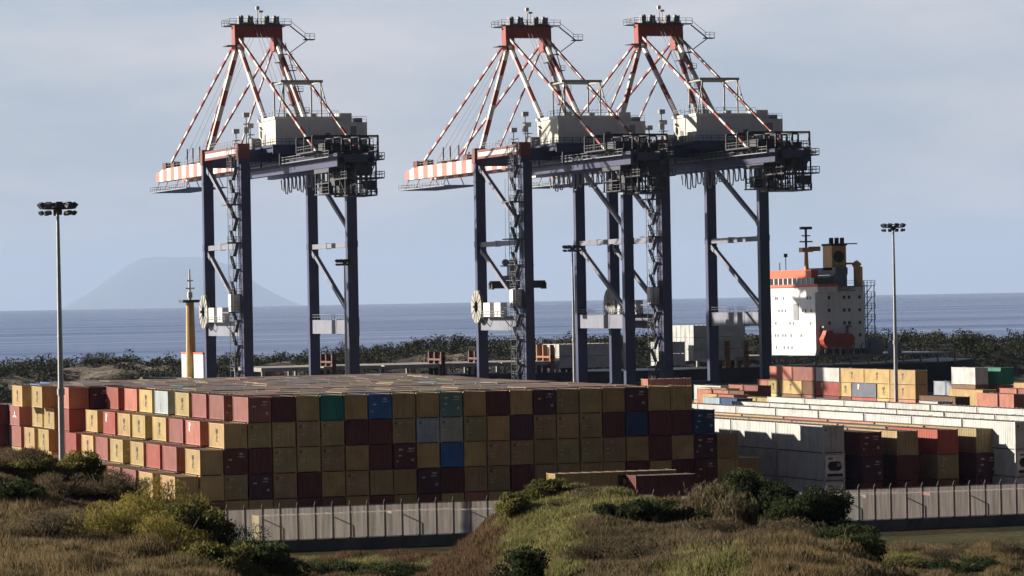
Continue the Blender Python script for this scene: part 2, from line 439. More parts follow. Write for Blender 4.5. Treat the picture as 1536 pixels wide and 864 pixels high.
_lay = {}
def lettering(text_lines, size, material, squeeze=1.0, gap=1.0):
    """solid letters standing in the XZ plane, centred, facing -Y"""
    key = (tuple(text_lines), size, material.name, squeeze, gap)
    if key in _lay: return _lay[key]
    cu = bpy.data.curves.new('lettering', 'FONT')
    cu.body = '\n'.join(text_lines); cu.align_x = 'CENTER'; cu.align_y = 'CENTER'
    cu.size = size; cu.space_line = gap; cu.extrude = 0.006; cu.offset = size*0.02
    cu.resolution_u = 2
    ob = bpy.data.objects.new('lettering', cu); COL.objects.link(ob)
    dg = bpy.context.evaluated_depsgraph_get()
    me = bpy.data.meshes.new_from_object(ob.evaluated_get(dg))
    bpy.data.objects.remove(ob)
    me.transform(Matrix.Rotation(math.pi/2, 4, 'X') @ Matrix.Diagonal((squeeze, 1, 1, 1)))
    me.materials.clear(); me.materials.append(material)
    _lay[key] = me
    return me

# ------------------------------------------------------------------ setting: sea, haze, island, quay, yard
def plane(name, pts, m, z=None):
    me = bpy.data.meshes.new(name)
    me.from_pydata(pts, [], [tuple(range(len(pts)))]); me.materials.append(m); me.update()
    o = link(name, me); o['kind'] = 'structure'
    return o
QY = 731.5
BX0, BX1 = -60000.0, 70000.0
_a = [ld(-30000, 35000), ld(30000, 35000)]
plane('sea', [(-2500, QY - 4, -2.5), (3500, QY - 4, -2.5), (*_a[1], -2.5), (*_a[0], -2.5)], M['sea'])

# island on the horizon
def island():
    prof = [(70,470),(105,461),(135,440),(165,418),(190,400),(215,388.5),(240,386.5),(265,388),(290,387),(315,390),(345,400),(365,415),(385,427),(410,441),(435,453),(460,462),(480,470)]
    D = 110000.0
    tops = [at_d(x, y, D) for x, y in prof]
    m, nt, b = mat('island_rock'); b.inputs['Base Color'].default_value = (0.05,0.06,0.05,1); b.inputs['Roughness'].default_value = 0.95
    vs, fs = [], []
    n = len(tops); rows = 9
    away = Vector((math.sin(TH), math.cos(TH), 0))
    for j in range(rows):
        t = (j/(rows-1))*2 - 1                      # front shore .. ridge .. back shore
        for i, p in enumerate(tops):
            k = max(0.0, 1-abs(t))**0.8
            z = -300 + (p.z + 300)*k*(1 + (0.06*math.sin(i*2.3+j*1.7) if abs(t) > .01 else 0))
            q = p + away*(t*6400) + Vector((120*math.sin(j*3.1+i), 0, 0))*(abs(t))
            vs.append((q.x, q.y, z))
    for j in range(rows-1):
        for i in range(n-1):
            a = j*n+i; fs.append((a, a+1, a+n+1, a+n))
    me = bpy.data.meshes.new('island'); me.from_pydata(vs, [], fs); me.materials.append(m); me.update()
    for p in me.polygons: p.use_smooth = True
    o = link('island_hill', me); o['kind'] = 'structure'
island()

# the hillside, yard and quay apron: one sheet
RIDGES = {   # depth: (pixel column, pixel row) pairs the slope passes through
    290: [(-120,862),(60,862),(240,862),(420,862),(600,862),(780,860),(960,858),(1140,857),(1320,858),(1500,860),(1650,860)],
    262: [(-100,722),(0,722),(110,748),(200,790),(280,850),(360,890),(480,915),(640,900),(740,850),(840,800),(940,805),(1060,830),(1180,850),(1300,885),(1400,908),(1560,908)],
    236: [(-60,680),(0,684),(60,694),(110,708),(160,724),(205,748),(255,782),(310,815),(370,850),(450,920),(560,940),(640,880),(690,832),(730,790),(775,760),(820,744),(870,738),(920,744),(975,755),(1040,768),(1100,780),(1160,792),(1230,812),(1300,850),(1380,905),(1500,950)],
    205: [(-60,760),(0,765),(100,772),(180,785),(260,808),(340,838),(420,890),(520,960),(620,930),(690,868),(740,838),(790,818),(850,800),(900,790),(960,795),(1030,800),(1100,803),(1180,815),(1260,845),(1330,900),(1440,985)],
    180: [(-60,812),(0,815),(100,818),(200,828),(300,846),(380,870),(480,930),(600,960),(700,905),(780,874),(860,862),(940,848),(1005,836),(1060,820),(1110,813),(1160,818),(1220,828),(1290,842),(1360,872),(1460,960)],
    160: [(-60,862),(100,858),(250,872),(400,910),(550,990),(700,960),(850,912),(980,878),(1090,850),(1190,848),(1290,862),(1400,920),(1500,1000)],
    125: [(-60,960),(300,960),(700,1040),(1100,960),(1500,1040)]}
_cp, _cz = [], []
for _d, _l in RIDGES.items():
    for _x, _y in _l:
        _c, _s = math.cos(ROLL), math.sin(ROLL); _dx, _dy = _x-768.0, 450.6-_y
        _cp.append(((_dx*_c+_dy*_s)/FPX*_d, _d*.45)); _cz.append(max(0.0, HCAM+(-_dx*_s+_dy*_c)/FPX*_d))
_cp = np.array(_cp); _cz = np.array(_cz)
_K = np.linalg.norm(_cp[:,None]-_cp[None], axis=2); _K = _K + np.eye(len(_cp))*-0.02
_mz = _cz.mean(); _wz = np.linalg.solve(_K, _cz-_mz)
def hill(l, d):
    l = np.asarray(l, float); d = np.asarray(d, float); l, d = np.broadcast_arrays(l, d); sh = l.shape
    lf, df = np.clip(l.ravel(), -44, 44), np.clip(d.ravel(), 110, 295)*.45
    z = np.empty(lf.size)
    for k in range(0, lf.size, 40000):
        q = slice(k, k+40000)
        z[q] = np.hypot(lf[q,None]-_cp[None,:,0], df[q,None]-_cp[None,:,1]) @ _wz + _mz
    z = np.maximum(z.reshape(sh), 0)
    z = np.maximum(z, 20.3*np.clip(1 - d/150.0, 0, 1)**1.5)
    Y = -l*math.sin(TH) + d*math.cos(TH)
    fade = np.clip((309 - Y)/20.0, 0, 1); fade = fade*fade*(3-2*fade)
    rough = 0.16*np.sin(l*0.9+d*0.31)+0.13*np.sin(l*0.47-d*0.77+1.3)+0.10*np.sin(l*1.9+d*1.3)
    return fade*(z + rough*np.clip(z/3, 0.3, 1))
def make_ground():
    ls = np.concatenate([[-9000, -3000], np.linspace(-900, -75, 12), np.arange(-70, 70.1, .8), np.linspace(75, 1200, 14), [3000, 9000]])
    ds = np.concatenate([[-9000, -2500, -500], np.linspace(-60, 110, 12), np.arange(115, 330, 1.4), np.linspace(335, 700, 14)])
    L, D = np.meshgrid(ls, ds)
    Z = hill(L, D)
    X = L*math.cos(TH) + D*math.sin(TH); Y = -L*math.sin(TH) + D*math.cos(TH)
    Y = np.minimum(Y, QY - 20)
    vs = np.stack([X, Y, Z], -1).reshape(-1, 3)
    n = len(ls); fs = []
    for j in range(len(ds)-1):
        for i in range(n-1):
            a = j*n+i; fs.append((a, a+1, a+n+1, a+n))
    me = bpy.data.meshes.new('ground'); me.from_pydata(vs.tolist(), [], fs); me.materials.append(M['ground'])
    for p in me.polygons: p.use_smooth = True
    me.update()
    o = link('ground', me); o['kind'] = 'structure'
make_ground()
plane('yard_paving', [(-800, 317, 0.02), (1500, 317, 0.02), (1500, QY-8, 0.02), (-800, QY-8, 0.02)], M['yard'])
q = MB(); q.box(-800, 1500, QY-8, QY, -6, 0.03); o = q.build('quay_edge', M['concrete']); o['kind'] = 'structure'

# the far shore of the basin: a low rocky bank
def bank_h(x, y):
    v = np.clip((y - 838)/70.0, 0, 1); v = v*v*(3-2*v)
    b = np.clip((1010 - y)/70.0, 0, 1); b = b*b*(3-2*b)
    base = 6.8 + 1.3*np.sin(x*0.021+0.5) + 0.9*np.sin(x*0.057+y*0.03) + 0.5*np.sin(x*0.13)
    base = base + 0.3*np.exp(-((x-470)/120.0)**2)
    return -3.2 + (base+3.2)*v*b + 0.6*np.sin(x*0.31+y*0.22)*v*b + 0.5*np.sin(x*0.17-y*0.41)*v*b
def make_bank():
    xs = np.arange(100, 720, 3.0); ys = np.arange(836, 1016, 3.0)
    X, Y = np.meshgrid(xs, ys); Z = bank_h(X, Y)
    vs = np.stack([X, Y, Z], -1).reshape(-1, 3); n = len(xs)
    fs = [(j*n+i, j*n+i+1, (j+1)*n+i+1, (j+1)*n+i) for j in range(len(ys)-1) for i in range(n-1)]
    me = bpy.data.meshes.new('far_bank'); me.from_pydata(vs.tolist(), [], fs); me.materials.append(M['bank']); me.update()
    for p in me.polygons: p.use_smooth = True
    o = link('far_bank', me); o['kind'] = 'structure'
make_bank()

# sea air: the far island and the horizon fade into it
def haze():
    b = MB()
    c = [ld(-36000, -400), ld(36000, -400), ld(36000, 130000), ld(-36000, 130000)]
    b.add([(x, y, -310) for x, y in c] + [(x, y, 1640) for x, y in c],
          [(0,3,2,1),(4,5,6,7),(0,1,5,4),(1,2,6,5),(2,3,7,6),(3,0,4,7)])
    m = bpy.data.materials.new('sea_air'); m.use_nodes = True
    nt = m.node_tree; nt.nodes.remove(nt.nodes['Principled BSDF'])
    v = N(nt, 'ShaderNodeVolumePrincipled')
    v.inputs['Color'].default_value = (0.54,0.70,1.0,1); v.inputs['Density'].default_value = HAZE
    v.inputs['Anisotropy'].default_value = 0.0
    nt.links.new(v.outputs[0], nt.nodes['Material Output'].inputs['Volume'])
    o = b.build('haze', m); o['kind'] = 'stuff'
HAZE = 1.7e-5
haze()

# ------------------------------------------------------------------ ship-to-shore cranes
G = 28.3
def make_crane():
    R = empty('gantry_crane', (0,0,0))
    nv, rw = M['navy'], [M['red'], M['bandwhite']]
    XL = (-11.0, 11.0); YL = (0.0, G)
    for x in XL:
        for y in YL:
            b = MB()
            b.prism([(x-1.05,y-.7),(x+1.05,y-.7),(x+1.05,y+.7),(x-1.05,y+.7)], 'z', 3.2, 50.5)
            b.box(x-1.12, x+1.12, y-.77, y+.77, 33.0, 34.2); b.box(x-1.12, x+1.12, y-.77, y+.77, 15.2, 19.0)
            b.box(x-1.12, x+1.12, y-.77, y+.77, 46.5, 46.9)
            b.build('leg', nv, R)
            c = MB()
            c.box(x-1.25, x+1.25, y-.9, y+.9, 50.5, 53.6)
            c.build('leg_head', M['deepred'], R)
            g = MB()
            g.box(x-3.4, x+3.4, y-.55, y+.55, 1.4, 2.4)
            for k in (-2.6,-1.0,1.0,2.6): g.tube((x+k, y-.25, .45), (x+k, y+.25, .45), .43, n=12)
            for k in (-1.8,1.8): g.box(x+k-1.5, x+k+1.5, y-.45, y+.45, .75, 1.4)
            g.build('bogie', M['dark'], R)
    for y in YL:
        b = MB(); b.box(-12.4, 12.4, y-.65, y+.65, 2.4, 4.2); b.build('sill_beam', nv, R)
        b = MB(); b.box(-9.95, 9.95, y-.8, y+.8, 49.9, 52.4); b.rail((-9.9,y-.7,52.4),(9.9,y-.7,52.4), mi=0); b.build('cross_girder', nv, R)
    for x in XL:
        b = MB(); b.box(x-.6, x+.6, .7, G-.7, 15.7, 18.5)
        b.box(x-.66, x+.66, 9.4, 10.2, 15.6, 18.6)
        b.rail((x-.6,.9,18.5),(x-.6,G-.9,18.5)); b.rail((x+.6,.9,18.5),(x+.6,G-.9,18.5))
        b.build('portal_beam', M['greyblue'] , R)
        b = MB(); b.box(x-.42, x+.42, .7, G-.7, 33.0, 34.0); b.box(x-.5, x+.5, 16.5, 17.6, 32.9, 34.1); b.build('tie_beam', M['greyblue'], R)
        for z1, z0 in ((49.6, 36.0), (32.4, 19.2)):
            b = MB(); b.bar((x, G-.9, z1), (x, .9, z0), .75, .75)
            b.bar((x, G-.9, z1), (x, G-2.6, z1-.9), 1.0, 1.0); b.bar((x, .9, z0), (x, 2.4, z0+.8), 1.0, 1.0)
            b.build('brace', M['greyblue'], R)
        b = MB()
        b.box(x-.8, x+.8, .9, G-.9, 51.3, 51.8, 0); b.box(x-.7, x+.7, .9, G-.9, 51.8, 52.7, 1); b.box(x-.8, x+.8, .9, G-.9, 52.7, 53.2, 0)
        b.build('upper_beam', [M['deepred'], M['bandwhite']], R)
        b = MB(); b.rail((x-.7,1,53.4),(x-.7,G-1,53.4), t=.07); b.build('railing', M['grey'], R)
    # trolley girder behind, boom in front
    b = MB()
    for x in (-3.0, 3.0): b.box(x-.65, x+.65, -41, G+2.5, 47.5, 50.0)
    for y in range(-41, 28, 9): b.box(-2.35, 2.35, y-.3, y+.3, 48.4, 49.7)
    b.build('main_girder', nv, R)
    b = MB()
    for x in (-4.6, 4.6):
        b.box(x-.75, x+.75, -41, G+2, 49.2, 49.35)
        b.rail((x-.7, -41, 49.35), (x-.7, G+2, 49.35), t=.07, step=2.4)
    for y in range(-40, 30, 4): b.bar((-3.6,y,48.8),(-5.3,y,49.2),.12); b.bar((3.6,y,48.8),(5.3,y,49.2),.12)
    b.build('walkway', M['grey'], R)
    b = MB()
    y0, y1 = G+3.0, 103.5; n = 21; cuts = [y0 + (y1-y0)*k/n for k in range(n+1)]
    for x in (-3.0, 3.0):
        for k in range(n):
            t = max(0, (cuts[k+1]-95)/9); zt = 52.4 - 1.0*t
            w = .35 if k % 2 else -.35
            b.prism([(cuts[k],49.6),(cuts[k+1],49.6),(cuts[k+1],zt),(cuts[k],52.4 if k < n-1 else 52.0)], 'x', x-.7, x+.7, k % 2)
    for y in np.arange(y0+4, y1, 8.0): b.box(-2.3, 2.3, y-.3, y+.3, 50.2, 51.6, 0)
    bo = b.build('boom', [M['fadedred'], M['bandwhite']], R)
    b = MB()
    for x in (4.7,):
        b.box(x-.7, x+.7, y0, y1, 50.6, 50.75); b.rail((x-.65,y0,50.75),(x-.65,y1,50.75), t=.07, step=2.4)
    b.rail((-3.4,y0,52.4),(-3.4,95,52.4), t=.07, step=2.4); b.box(-4.6, 4.6, 72, 106, 47.3, 47.5); b.rail((-4.5,72,47.5),(-4.5,106,47.5), t=.09, step=2.0); b.rail((-4.5,105.9,47.5),(4.5,105.9,47.5), t=.09, step=2.0)
    for y in (74, 84, 94, 102): b.bar((-4.2,y,47.4),(-3.2,y,49.7),.16); b.bar((4.2,y,47.4),(3.2,y,49.7),.16)
    b.build('boom_walkway', M['grey'], R)
    for y in (88.4, 60.0, 96.0):
        for x in (-2.9, 2.9):
            b = MB(); b.box(x-.7, x+.7, y-1.6, y+1.6, 52.4, 53.7); b.build('stay_bracket', M['rust'], R)
    for y in (72, 77, 66):
        for x, zt in ((-3,56.0),(3,55.0)):
            b = MB(); b.bar((x,y,52.4),(x,y,zt),.25); b.build('rope_post', M['rust'], R)
    for x in (-1.5, 1.5):
        b = MB(); b.bar((x,103.4,51.4),(x,106.8,50.2),.35); b.build('tip_buffer', M['rust'], R)
    # A-frame
    for x in (-4.1, 4.1):
        sx = -1 if x < 0 else 1
        b = MB(); b.banded((sx*10.4, G, 53.3), (x, G, 75.0), 1.2, 7, 1.2, 1, 0, True); b.build('mast_leg', rw, R)
        b = MB(); b.banded((sx*4.2, .4, 52.4), (x, G-.8, 75.2), 1.1, 7, 1.1, 1, 0, True); b.build('back_leg', rw, R)
        b = MB(); b.banded((x*.9, 88.4, 53.6), (x, G+.9, 76.3), .42, 19, .42, 1, 0); b.build('forestay', rw, R)
        b = MB(); b.banded((x*.9, 60.0, 53.6), (x, G+.9, 75.6), .32, 13, .32, 1, 0); b.build('forestay', rw, R)
        b = MB(); b.banded((x, -30, 50.2), (x, G-.9, 76.6), .46, 19, .46, 1, 0); b.build('backstay', rw, R)
    b = MB()
    b.box(-3.2, 3.2, G-1.1, G+1.1, 76.7, 79.2)
    for x in (-4.1, 4.1):
        b.prism([(G-1.5,73.8),(G+1.5,73.8),(G+1.2,79.3),(G-1.2,79.3)], 'x', x-.95, x+.95)
    b.build('apex_beam', M['red'], R)
    b = MB()
    b.box(-6.6, 6.4, G-3.4, G-1.2, 79.0, 79.15); b.box(-6.6, 6.4, G+1.2, G+3.4, 79.0, 79.15)
    for y in (G-3.3, G+3.3): b.rail((-6.6,y,79.15),(6.4,y,79.15), t=.07, step=1.4)
    b.rail((-6.6,G-3.3,79.15),(-6.6,G+3.3,79.15), t=.07)
    b.box(-6.8,-5.2, G-2, G+2, 74.8, 74.95)
    b.bar((6.4,G-2.4,78.9),(9.9,G-2.4,76.2),.5,.14); b.bar((6.4,G-2.4,79.9),(9.9,G-2.4,77.2),.08)
    b.box(9.3, 11.4, G-3.2, G-1.6, 76.0, 76.2); b.rail((9.3,G-3.1,76.2),(11.4,G-3.1,76.2), t=.08, step=1.0)
    b.bar((10.0,G-2.4,76.0),(6.0,G-2.4,73.2),.35,.14)
    b.box(5.0, 6.6, G-3.2, G-1.6, 73.0, 73.15)
    b.build('apex_platform', M['dark'], R)
    for x in (-2.5, 3.0):
        b = MB(); b.box(x-1.6, x+1.6, G-1.2, G+1.2, 79.3, 79.7)
        for k in (-1.4, 1.4): b.box(x+k-.12, x+k+.12, G-.9, G+.9, 79.7, 81.0)
        b.tube((x-1.0,G,80.4),(x-.5,G,80.4),.8,n=14); b.tube((x+.5,G,80.4),(x+1.0,G,80.4),.8,n=14)
        b.build('sheave_block', M['grey'], R)
    b = MB(); b.tube((.2,G,79.2),(.2,G,83.0),.12); b.cbox((.2,G,82.7),(.7,.5,.7)); b.tube((.9,G,79.2),(.9,G,82.2),.08); b.cbox((.9,G,82.0),(.9,.4,.4))
    b.build('beacon_mast', M['bandwhite'], R)
    # ladders and landings up the right-hand mast leg
    b = MB()
    for k, t in enumerate((.16,.36,.56,.76)):
        p = Vector((10.4,G,53.3)).lerp(Vector((4.1,G,75.0)), t)
        b.box(p.x+.4, p.x+2.3, G-1.5, G+.2, p.z, p.z+.14); b.rail((p.x+.5,G-1.45,p.z),(p.x+2.3,G-1.45,p.z), t=.08, step=.9)
        b.box(p.x-2.0, p.x-.4, G-1.5, G+.2, p.z+1.6, p.z+1.74)
    b.bar((11.6,G-1.2,54),(5.6,G-1.2,75.5),.35,.1)
    b.build('leg_landing', M['grey'], R)
    # machinery house
    b = MB(); b.box(-6.4, 6.2, -8.2, 4.2, 53.0, 58.0, 0); b.box(-6.7, 6.5, -8.5, 4.5, 58.0, 58.5, 1)
    h = b.build('machinery_house', [M['housegrey'], M['white']], R)
    b = MB(); b.box(-6.46, -6.4, -8.2, 4.2, 53.0, 58.0); b.build('end_wall', M['cream'], h)
    b = MB(); b.box(-6.56, -6.46, -1.0, .6, 53.1, 55.4); b.build('door', M['grey'], h)
    b = MB(); b.box(3.6, 4.7, -8.27, -8.2, 53.1, 55.3); b.build('door', M['greyblue'], h)
    b = MB(); b.rail((-6.5,-8.3,58.5),(6.3,-8.3,58.5), t=.07); b.rail((-6.5,-8.3,58.5),(-6.5,4.3,58.5), t=.07); b.build('roof_railing', M['grey'], h)
    b = MB(); b.cbox((-1.5,0,59.0),(1.6,1.4,1.0)); b.build('roof_fan', M['grey'], h)
    b = MB(); b.cbox((3.2,-1,58.95),(1.2,1.4,.9)); b.build('roof_fan', M['grey'], h)
    b = MB(); b.box(6.2, 12.2, -8.2, -.5, 53.0, 57.4, 0); b.box(6.6, 9.2, -7.8, -3, 57.4, 59.2, 0); b.box(10.2,11.6,-7,-5,57.4,58.3,1); b.rail((6.3,-8.1,57.4),(12.1,-8.1,57.4), t=.07); b.box(8.8,10.0,-8.3,-8.2,53.2,56.6,1)
    b.build('electrical_annex', [M['housegrey'], M['grey']], R)
    b = MB(); b.box(-7.6, 13.0, -10.0, 6.0, 52.5, 52.95)
    for x in np.arange(-7, 13, 3.0): b.box(x-.12, x+.12, -10, 6, 51.6, 52.5)
    b.rail((-7.5,-9.9,52.95),(12.9,-9.9,52.95), t=.09, step=1.6); b.rail((-7.5,-9.9,52.95),(-7.5,5.9,52.95), t=.08, step=1.6)
    for x in (-6, 0, 6, 12):
        b.bar((x,-9.6,49.0),(x,-9.6,52.5),.4); b.bar((x,5,49.0),(x,5,52.5),.4)
    b.box(-7.6, 13.0, -10.2, -9.8, 51.2, 52.5)
    b.build('house_deck', nv, R)
    # frame on the house roof
    b = MB()
    for x in (-3.8, 3.8):
        for y in (-5.0, 2.0): b.bar((x,y,58.5),(x,y,65.4),.28)
        b.bar((x,-5.0,65.4),(x,2.0,65.4),.3)
    for y in (-5.0, 2.0): b.bar((-4.4,y,65.6),(4.2,y,65.6),.34,.5)
    b.bar((3.8,-5,65),(4.6,-8,58.5),.2); b.bar((-3.8,-5,65),(-5.0,-5,58.5),.2)
    b.build('hoist_frame', M['reel'], R)
    # stair tower by the landside leg with lift
    b = MB()
    x0, x1, ya, yb = -13.7, -12.2, -1.5, 1.9
    z = 4.0; k = 0
    for px_, py_ in ((x0,ya),(x1,ya),(x0,yb),(x1,yb)): b.bar((px_,py_,3),(px_,py_,53),.10)
    while z < 50.5:
        a_, c_ = (ya+.5, yb-.5) if k % 2 == 0 else (yb-.5, ya+.5)
        xs_ = x0+.4 if k % 2 == 0 else x1-.4
        b.bar((xs_,a_,z),(xs_,c_,z+2.5),.7,.14)
        b.bar((xs_-.35,a_,z+1.0),(xs_-.35,c_,z+3.5),.07)
        b.box(x0-.1, x1+.1, ya-.1, yb+.1, z+2.46, z+2.52) if k % 2 else b.box(x0, x1, c_-.5, c_+.6, z+2.46, z+2.54)
        b.rail((x0,ya,z+2.5),(x1,ya,z+2.5), t=.07, step=.8); b.rail((x0,ya,z+2.5),(x0,yb,z+2.5), t=.06, step=.9)
        z += 2.5; k += 1
    for zz in (20.3, 34.0, 41.5): b.box(x0-1.3, x1+.2, ya-.8, yb+.6, zz, zz+.25); b.rail((x0-1.2,ya-.7,zz+.2),(x1,ya-.7,zz+.2), t=.09, step=.8)
    b.build('stair_tower', M['midgrey'], R)
    b = MB(); b.box(-12.1, -10.2, -2.6, -.78, 3.0, 49.5, 0)
    b.build('lift_shaft', nv, R)
    b = MB(); b.box(-14.2, -12.3, -1.0, .9, 20.6, 24.0); b.build('lift_cabin', M['white'], R)
    # cable reel and electrical cabinets on the seaside leg / portal beam
    b = MB(); xr, yr, zr = -12.7, G-2.2, 20.6
    b.tube((xr-.25,yr,zr),(xr-.12,yr,zr),3.4,n=28,mi=0); b.tube((xr+.12,yr,zr),(xr+.25,yr,zr),3.4,n=28,mi=0); b.tube((xr-.25,yr,zr),(xr+.25,yr,zr),1.2,n=16,mi=1); b.tube((xr-.9,yr,zr),(xr+.7,yr,zr),.3,n=10,mi=1)
    for k in range(12):
        t = k*math.pi/6; b.bar((xr-.28,yr+1.1*math.cos(t),zr+1.1*math.sin(t)),(xr-.28,yr+3.3*math.cos(t),zr+3.3*math.sin(t)),.14,.06,mi=1)
    b.build('cable_reel', [M['reel'], M['midgrey']], R)
    for yy in (18.6, 11.8):
        b = MB(); b.box(-13.2, -11.7, yy-2.0, yy+2.0, 18.55, 21.4); b.box(-13.26,-13.2,yy-.1,yy+.1,18.7,21.3); b.build('electrical_cabinet', M['white'], R)
    b = MB(); b.box(-13.6,-11.6, 6.5, 22.5, 18.5, 18.55); b.rail((-13.5,6.5,18.55),(-13.5,22.5,18.55), t=.07); b.bar((-13.4,8,18.5),(-11.7,8,16.5),.15); b.bar((-13.4,21,18.5),(-11.7,21,16.5),.15); b.build('cabinet_deck', M['grey'], R)
    # festoon of looped cables under the girder
    b = MB()
    for i, y in enumerate(np.arange(-24, 27, 2.9)):
        dp = 2.6 + .5*math.sin(i*1.7); pts = []
        for k in range(9):
            u = k/8; pts.append(Vector((4.4, y+u*2.3, 47.4 - dp*(1-(2*u-1)**6))))
        for p_, q_ in zip(pts, pts[1:]): b.bar(p_, q_, .20)
        b.cbox((4.4, y, 47.5), (.4,.5,.4)); 
    b.bar((4.4,-26,47.75),(4.4,29,47.75),.25)
    b.build('festoon_cable', M['grey'], R)
    # trolley with operator cabin, parked at the landside end
    t = MB(); t.box(-3.9, 3.9, -36, -26, 46.6, 47.4, 0)
    for x in (-3.7, 3.7):
        for y in (-35.5, -31, -26.5): t.bar((x,y,42.6),(x,y,46.6),.25)
        t.bar((x,-35.5,44.6),(x,-26.5,44.6),.2); t.rail((x,-35.5,42.7),(x,-26.5,42.7), t=.08)
    t.box(-3.9,3.9,-36,-26,42.5,42.7); t.cbox((0,-31,45.3),(3.2,4.5,2.2)); t.cbox((-2.0,-28,44.0),(2.0,2.0,2.2))
    tr = t.build('trolley', M['dark'], R)
    t = MB(); t.prism([(-25.6,42.2),(-22.8,42.2),(-22.2,44.9),(-25.6,44.9)], 'x', 1.0, 3.4); t.build('operator_cabin', M['grey'], tr)
    t = MB(); t.prism([(-25.2,42.6),(-22.95,42.6),(-22.5,44.4),(-25.2,44.4)], 'x', .94, 1.0); t.prism([(-25.2,42.6),(-22.95,42.6),(-22.5,44.4),(-25.2,44.4)], 'x', 3.4, 3.46); t.build('cabin_window', M['glass'], tr)
    # stacked service platforms at the landside end
    b = MB()
    for z_, ya_, yb_, xa, xb in ((48.9,-41,-22,-2.5,5.6),(45.4,-41.5,-33,-2.0,5.4),(42.2,-40,-31,-1.5,4.4),(50.6,-36,-24,-6.8,6.0)):
        b.box(xa, xb, ya_, yb_, z_-.25, z_)
        for x in (xa, xb): b.rail((x,ya_,z_),(x,yb_,z_), t=.1, step=1.7)
        for y in (ya_, yb_): b.rail((xa,y,z_),(xb,y,z_), t=.1, step=1.7)
    for x in (-1.8, 0.4, 2.4, 4.2):
        for y in (-40, -36.5, -33): b.bar((x,y,42.0),(x,y,48.9),.26)
        b.bar((x,-40,42.2),(x,-36,45.4),.16); b.bar((x,-40,48.5),(x,-36,45.6),.16)
    for x in (-1.0, 2.4, 6.0):
        for y in (-35.5, -30, -24.5): b.bar((x,y,48.9),(x,y,53.4),.36)
        b.bar((x,-35.5,53.4),(x,-24.5,53.4),.4)
    for y in (-35.5,-30,-24.5): b.bar((-6.8,y,53.4),(6.0,y,53.4),.34); b.bar((-6.8,y,50.6),(-6.8,y,53.4),.3)
    b.cbox((2.8,-31,50.2),(4.5,6,2.8)); b.cbox((-2.0,-31,51.4),(3.5,4.5,1.6)); b.cbox((2.0,-38,47.0),(3.0,4,2.2)); b.cbox((3.5,-38,44.0),(2.0,2.4,1.8)); b.box(-3.2,3.2,-41,-22,48.2,49.2)
    b.build('service_platform', M['dark'], R)
    b = MB()
    for x, y, h_ in ((-9.0,4.5,59.5),(-7.4,7.5,57.5),(-9.8,9.5,56.5)):
        b.tube((x,y,52.2),(x,y,h_),.14); b.cbox((x,y,h_),(1.2,1.2,.9)); b.cbox((x,y,h_-1.8),(1.5,1.5,.15)); b.cbox((x,y,h_-3),(1.0,.8,1.2))
    b.box(-10.2,-6.2,2.5,11,52.2,52.4)
    b.rail((-10.2,2.5,52.4),(-10.2,11,52.4), t=.08); b.cbox((-7.2,4.6,53.6),(1.8,2.2,2.4))
    b.build('floodlight_mast', M['grey'], R)
    # steel ropes from apex to boom
    b = MB()
    for x in (-1.2,-.5,.5,1.2):
        b.bar((x,G+1,80.4),(x*1.6,84,53.6),.06); b.bar((x,G-1,80.4),(x*1.4,2,58.6),.06)
    b.build('hoist_rope', M['grey'], R)
    return R
crane = make_crane()
CR = [(196.2, 699.2, 'leftmost red and white topped dark blue quay crane, standing clear of the other two'),
      (253.8, 696.5, 'middle dark blue quay crane of three, its spreader lowered on ropes'),
      (280.2, 688.2, 'rightmost dark blue quay crane, legs overlapping the middle one, beside white ship tower')]
for i, (x, y, lb) in enumerate(CR):
    c = crane if i == 0 else copy_tree(crane)
    c.location = (x, y, 0.05); tag(c, lb, 'crane', 'quay cranes along the berth')

def make_spreader():
    x, y, z = 253.8, 696.5+37, 24.4
    s = empty('container_spreader', (x,y,z), 'long dark container spreader hanging between the seaside legs of the middle crane', 'spreader')
    b = MB(); b.box(-6.1,6.1,-.5,.5,0,1.6); b.box(-6.1,-5.6,-1.2,1.2,-.2,1.2); b.box(5.6,6.1,-1.2,1.2,-.2,1.2); b.build('telescopic_beam', M['dark'], s)
    b = MB(); b.box(-3.2,3.2,-1.0,1.0,1.7,2.7); b.box(-2.0,2.0,-.9,.9,2.7,4.6); b.box(-3.4,3.4,-1.1,1.1,4.6,4.9)
    for k in (-2.6,-1.2,1.2,2.6): b.tube((k,-.4,5.5),(k,.4,5.5),.7,n=12)
    b.build('headblock', M['grey'], s)
    b = MB()
    for k in (-2.6,-1.2,1.2,2.6): b.bar((k,0,5.6),(k*.9,0,23.2),.07)
    b.build('hoist_rope', M['grey'], s)
make_spreader()

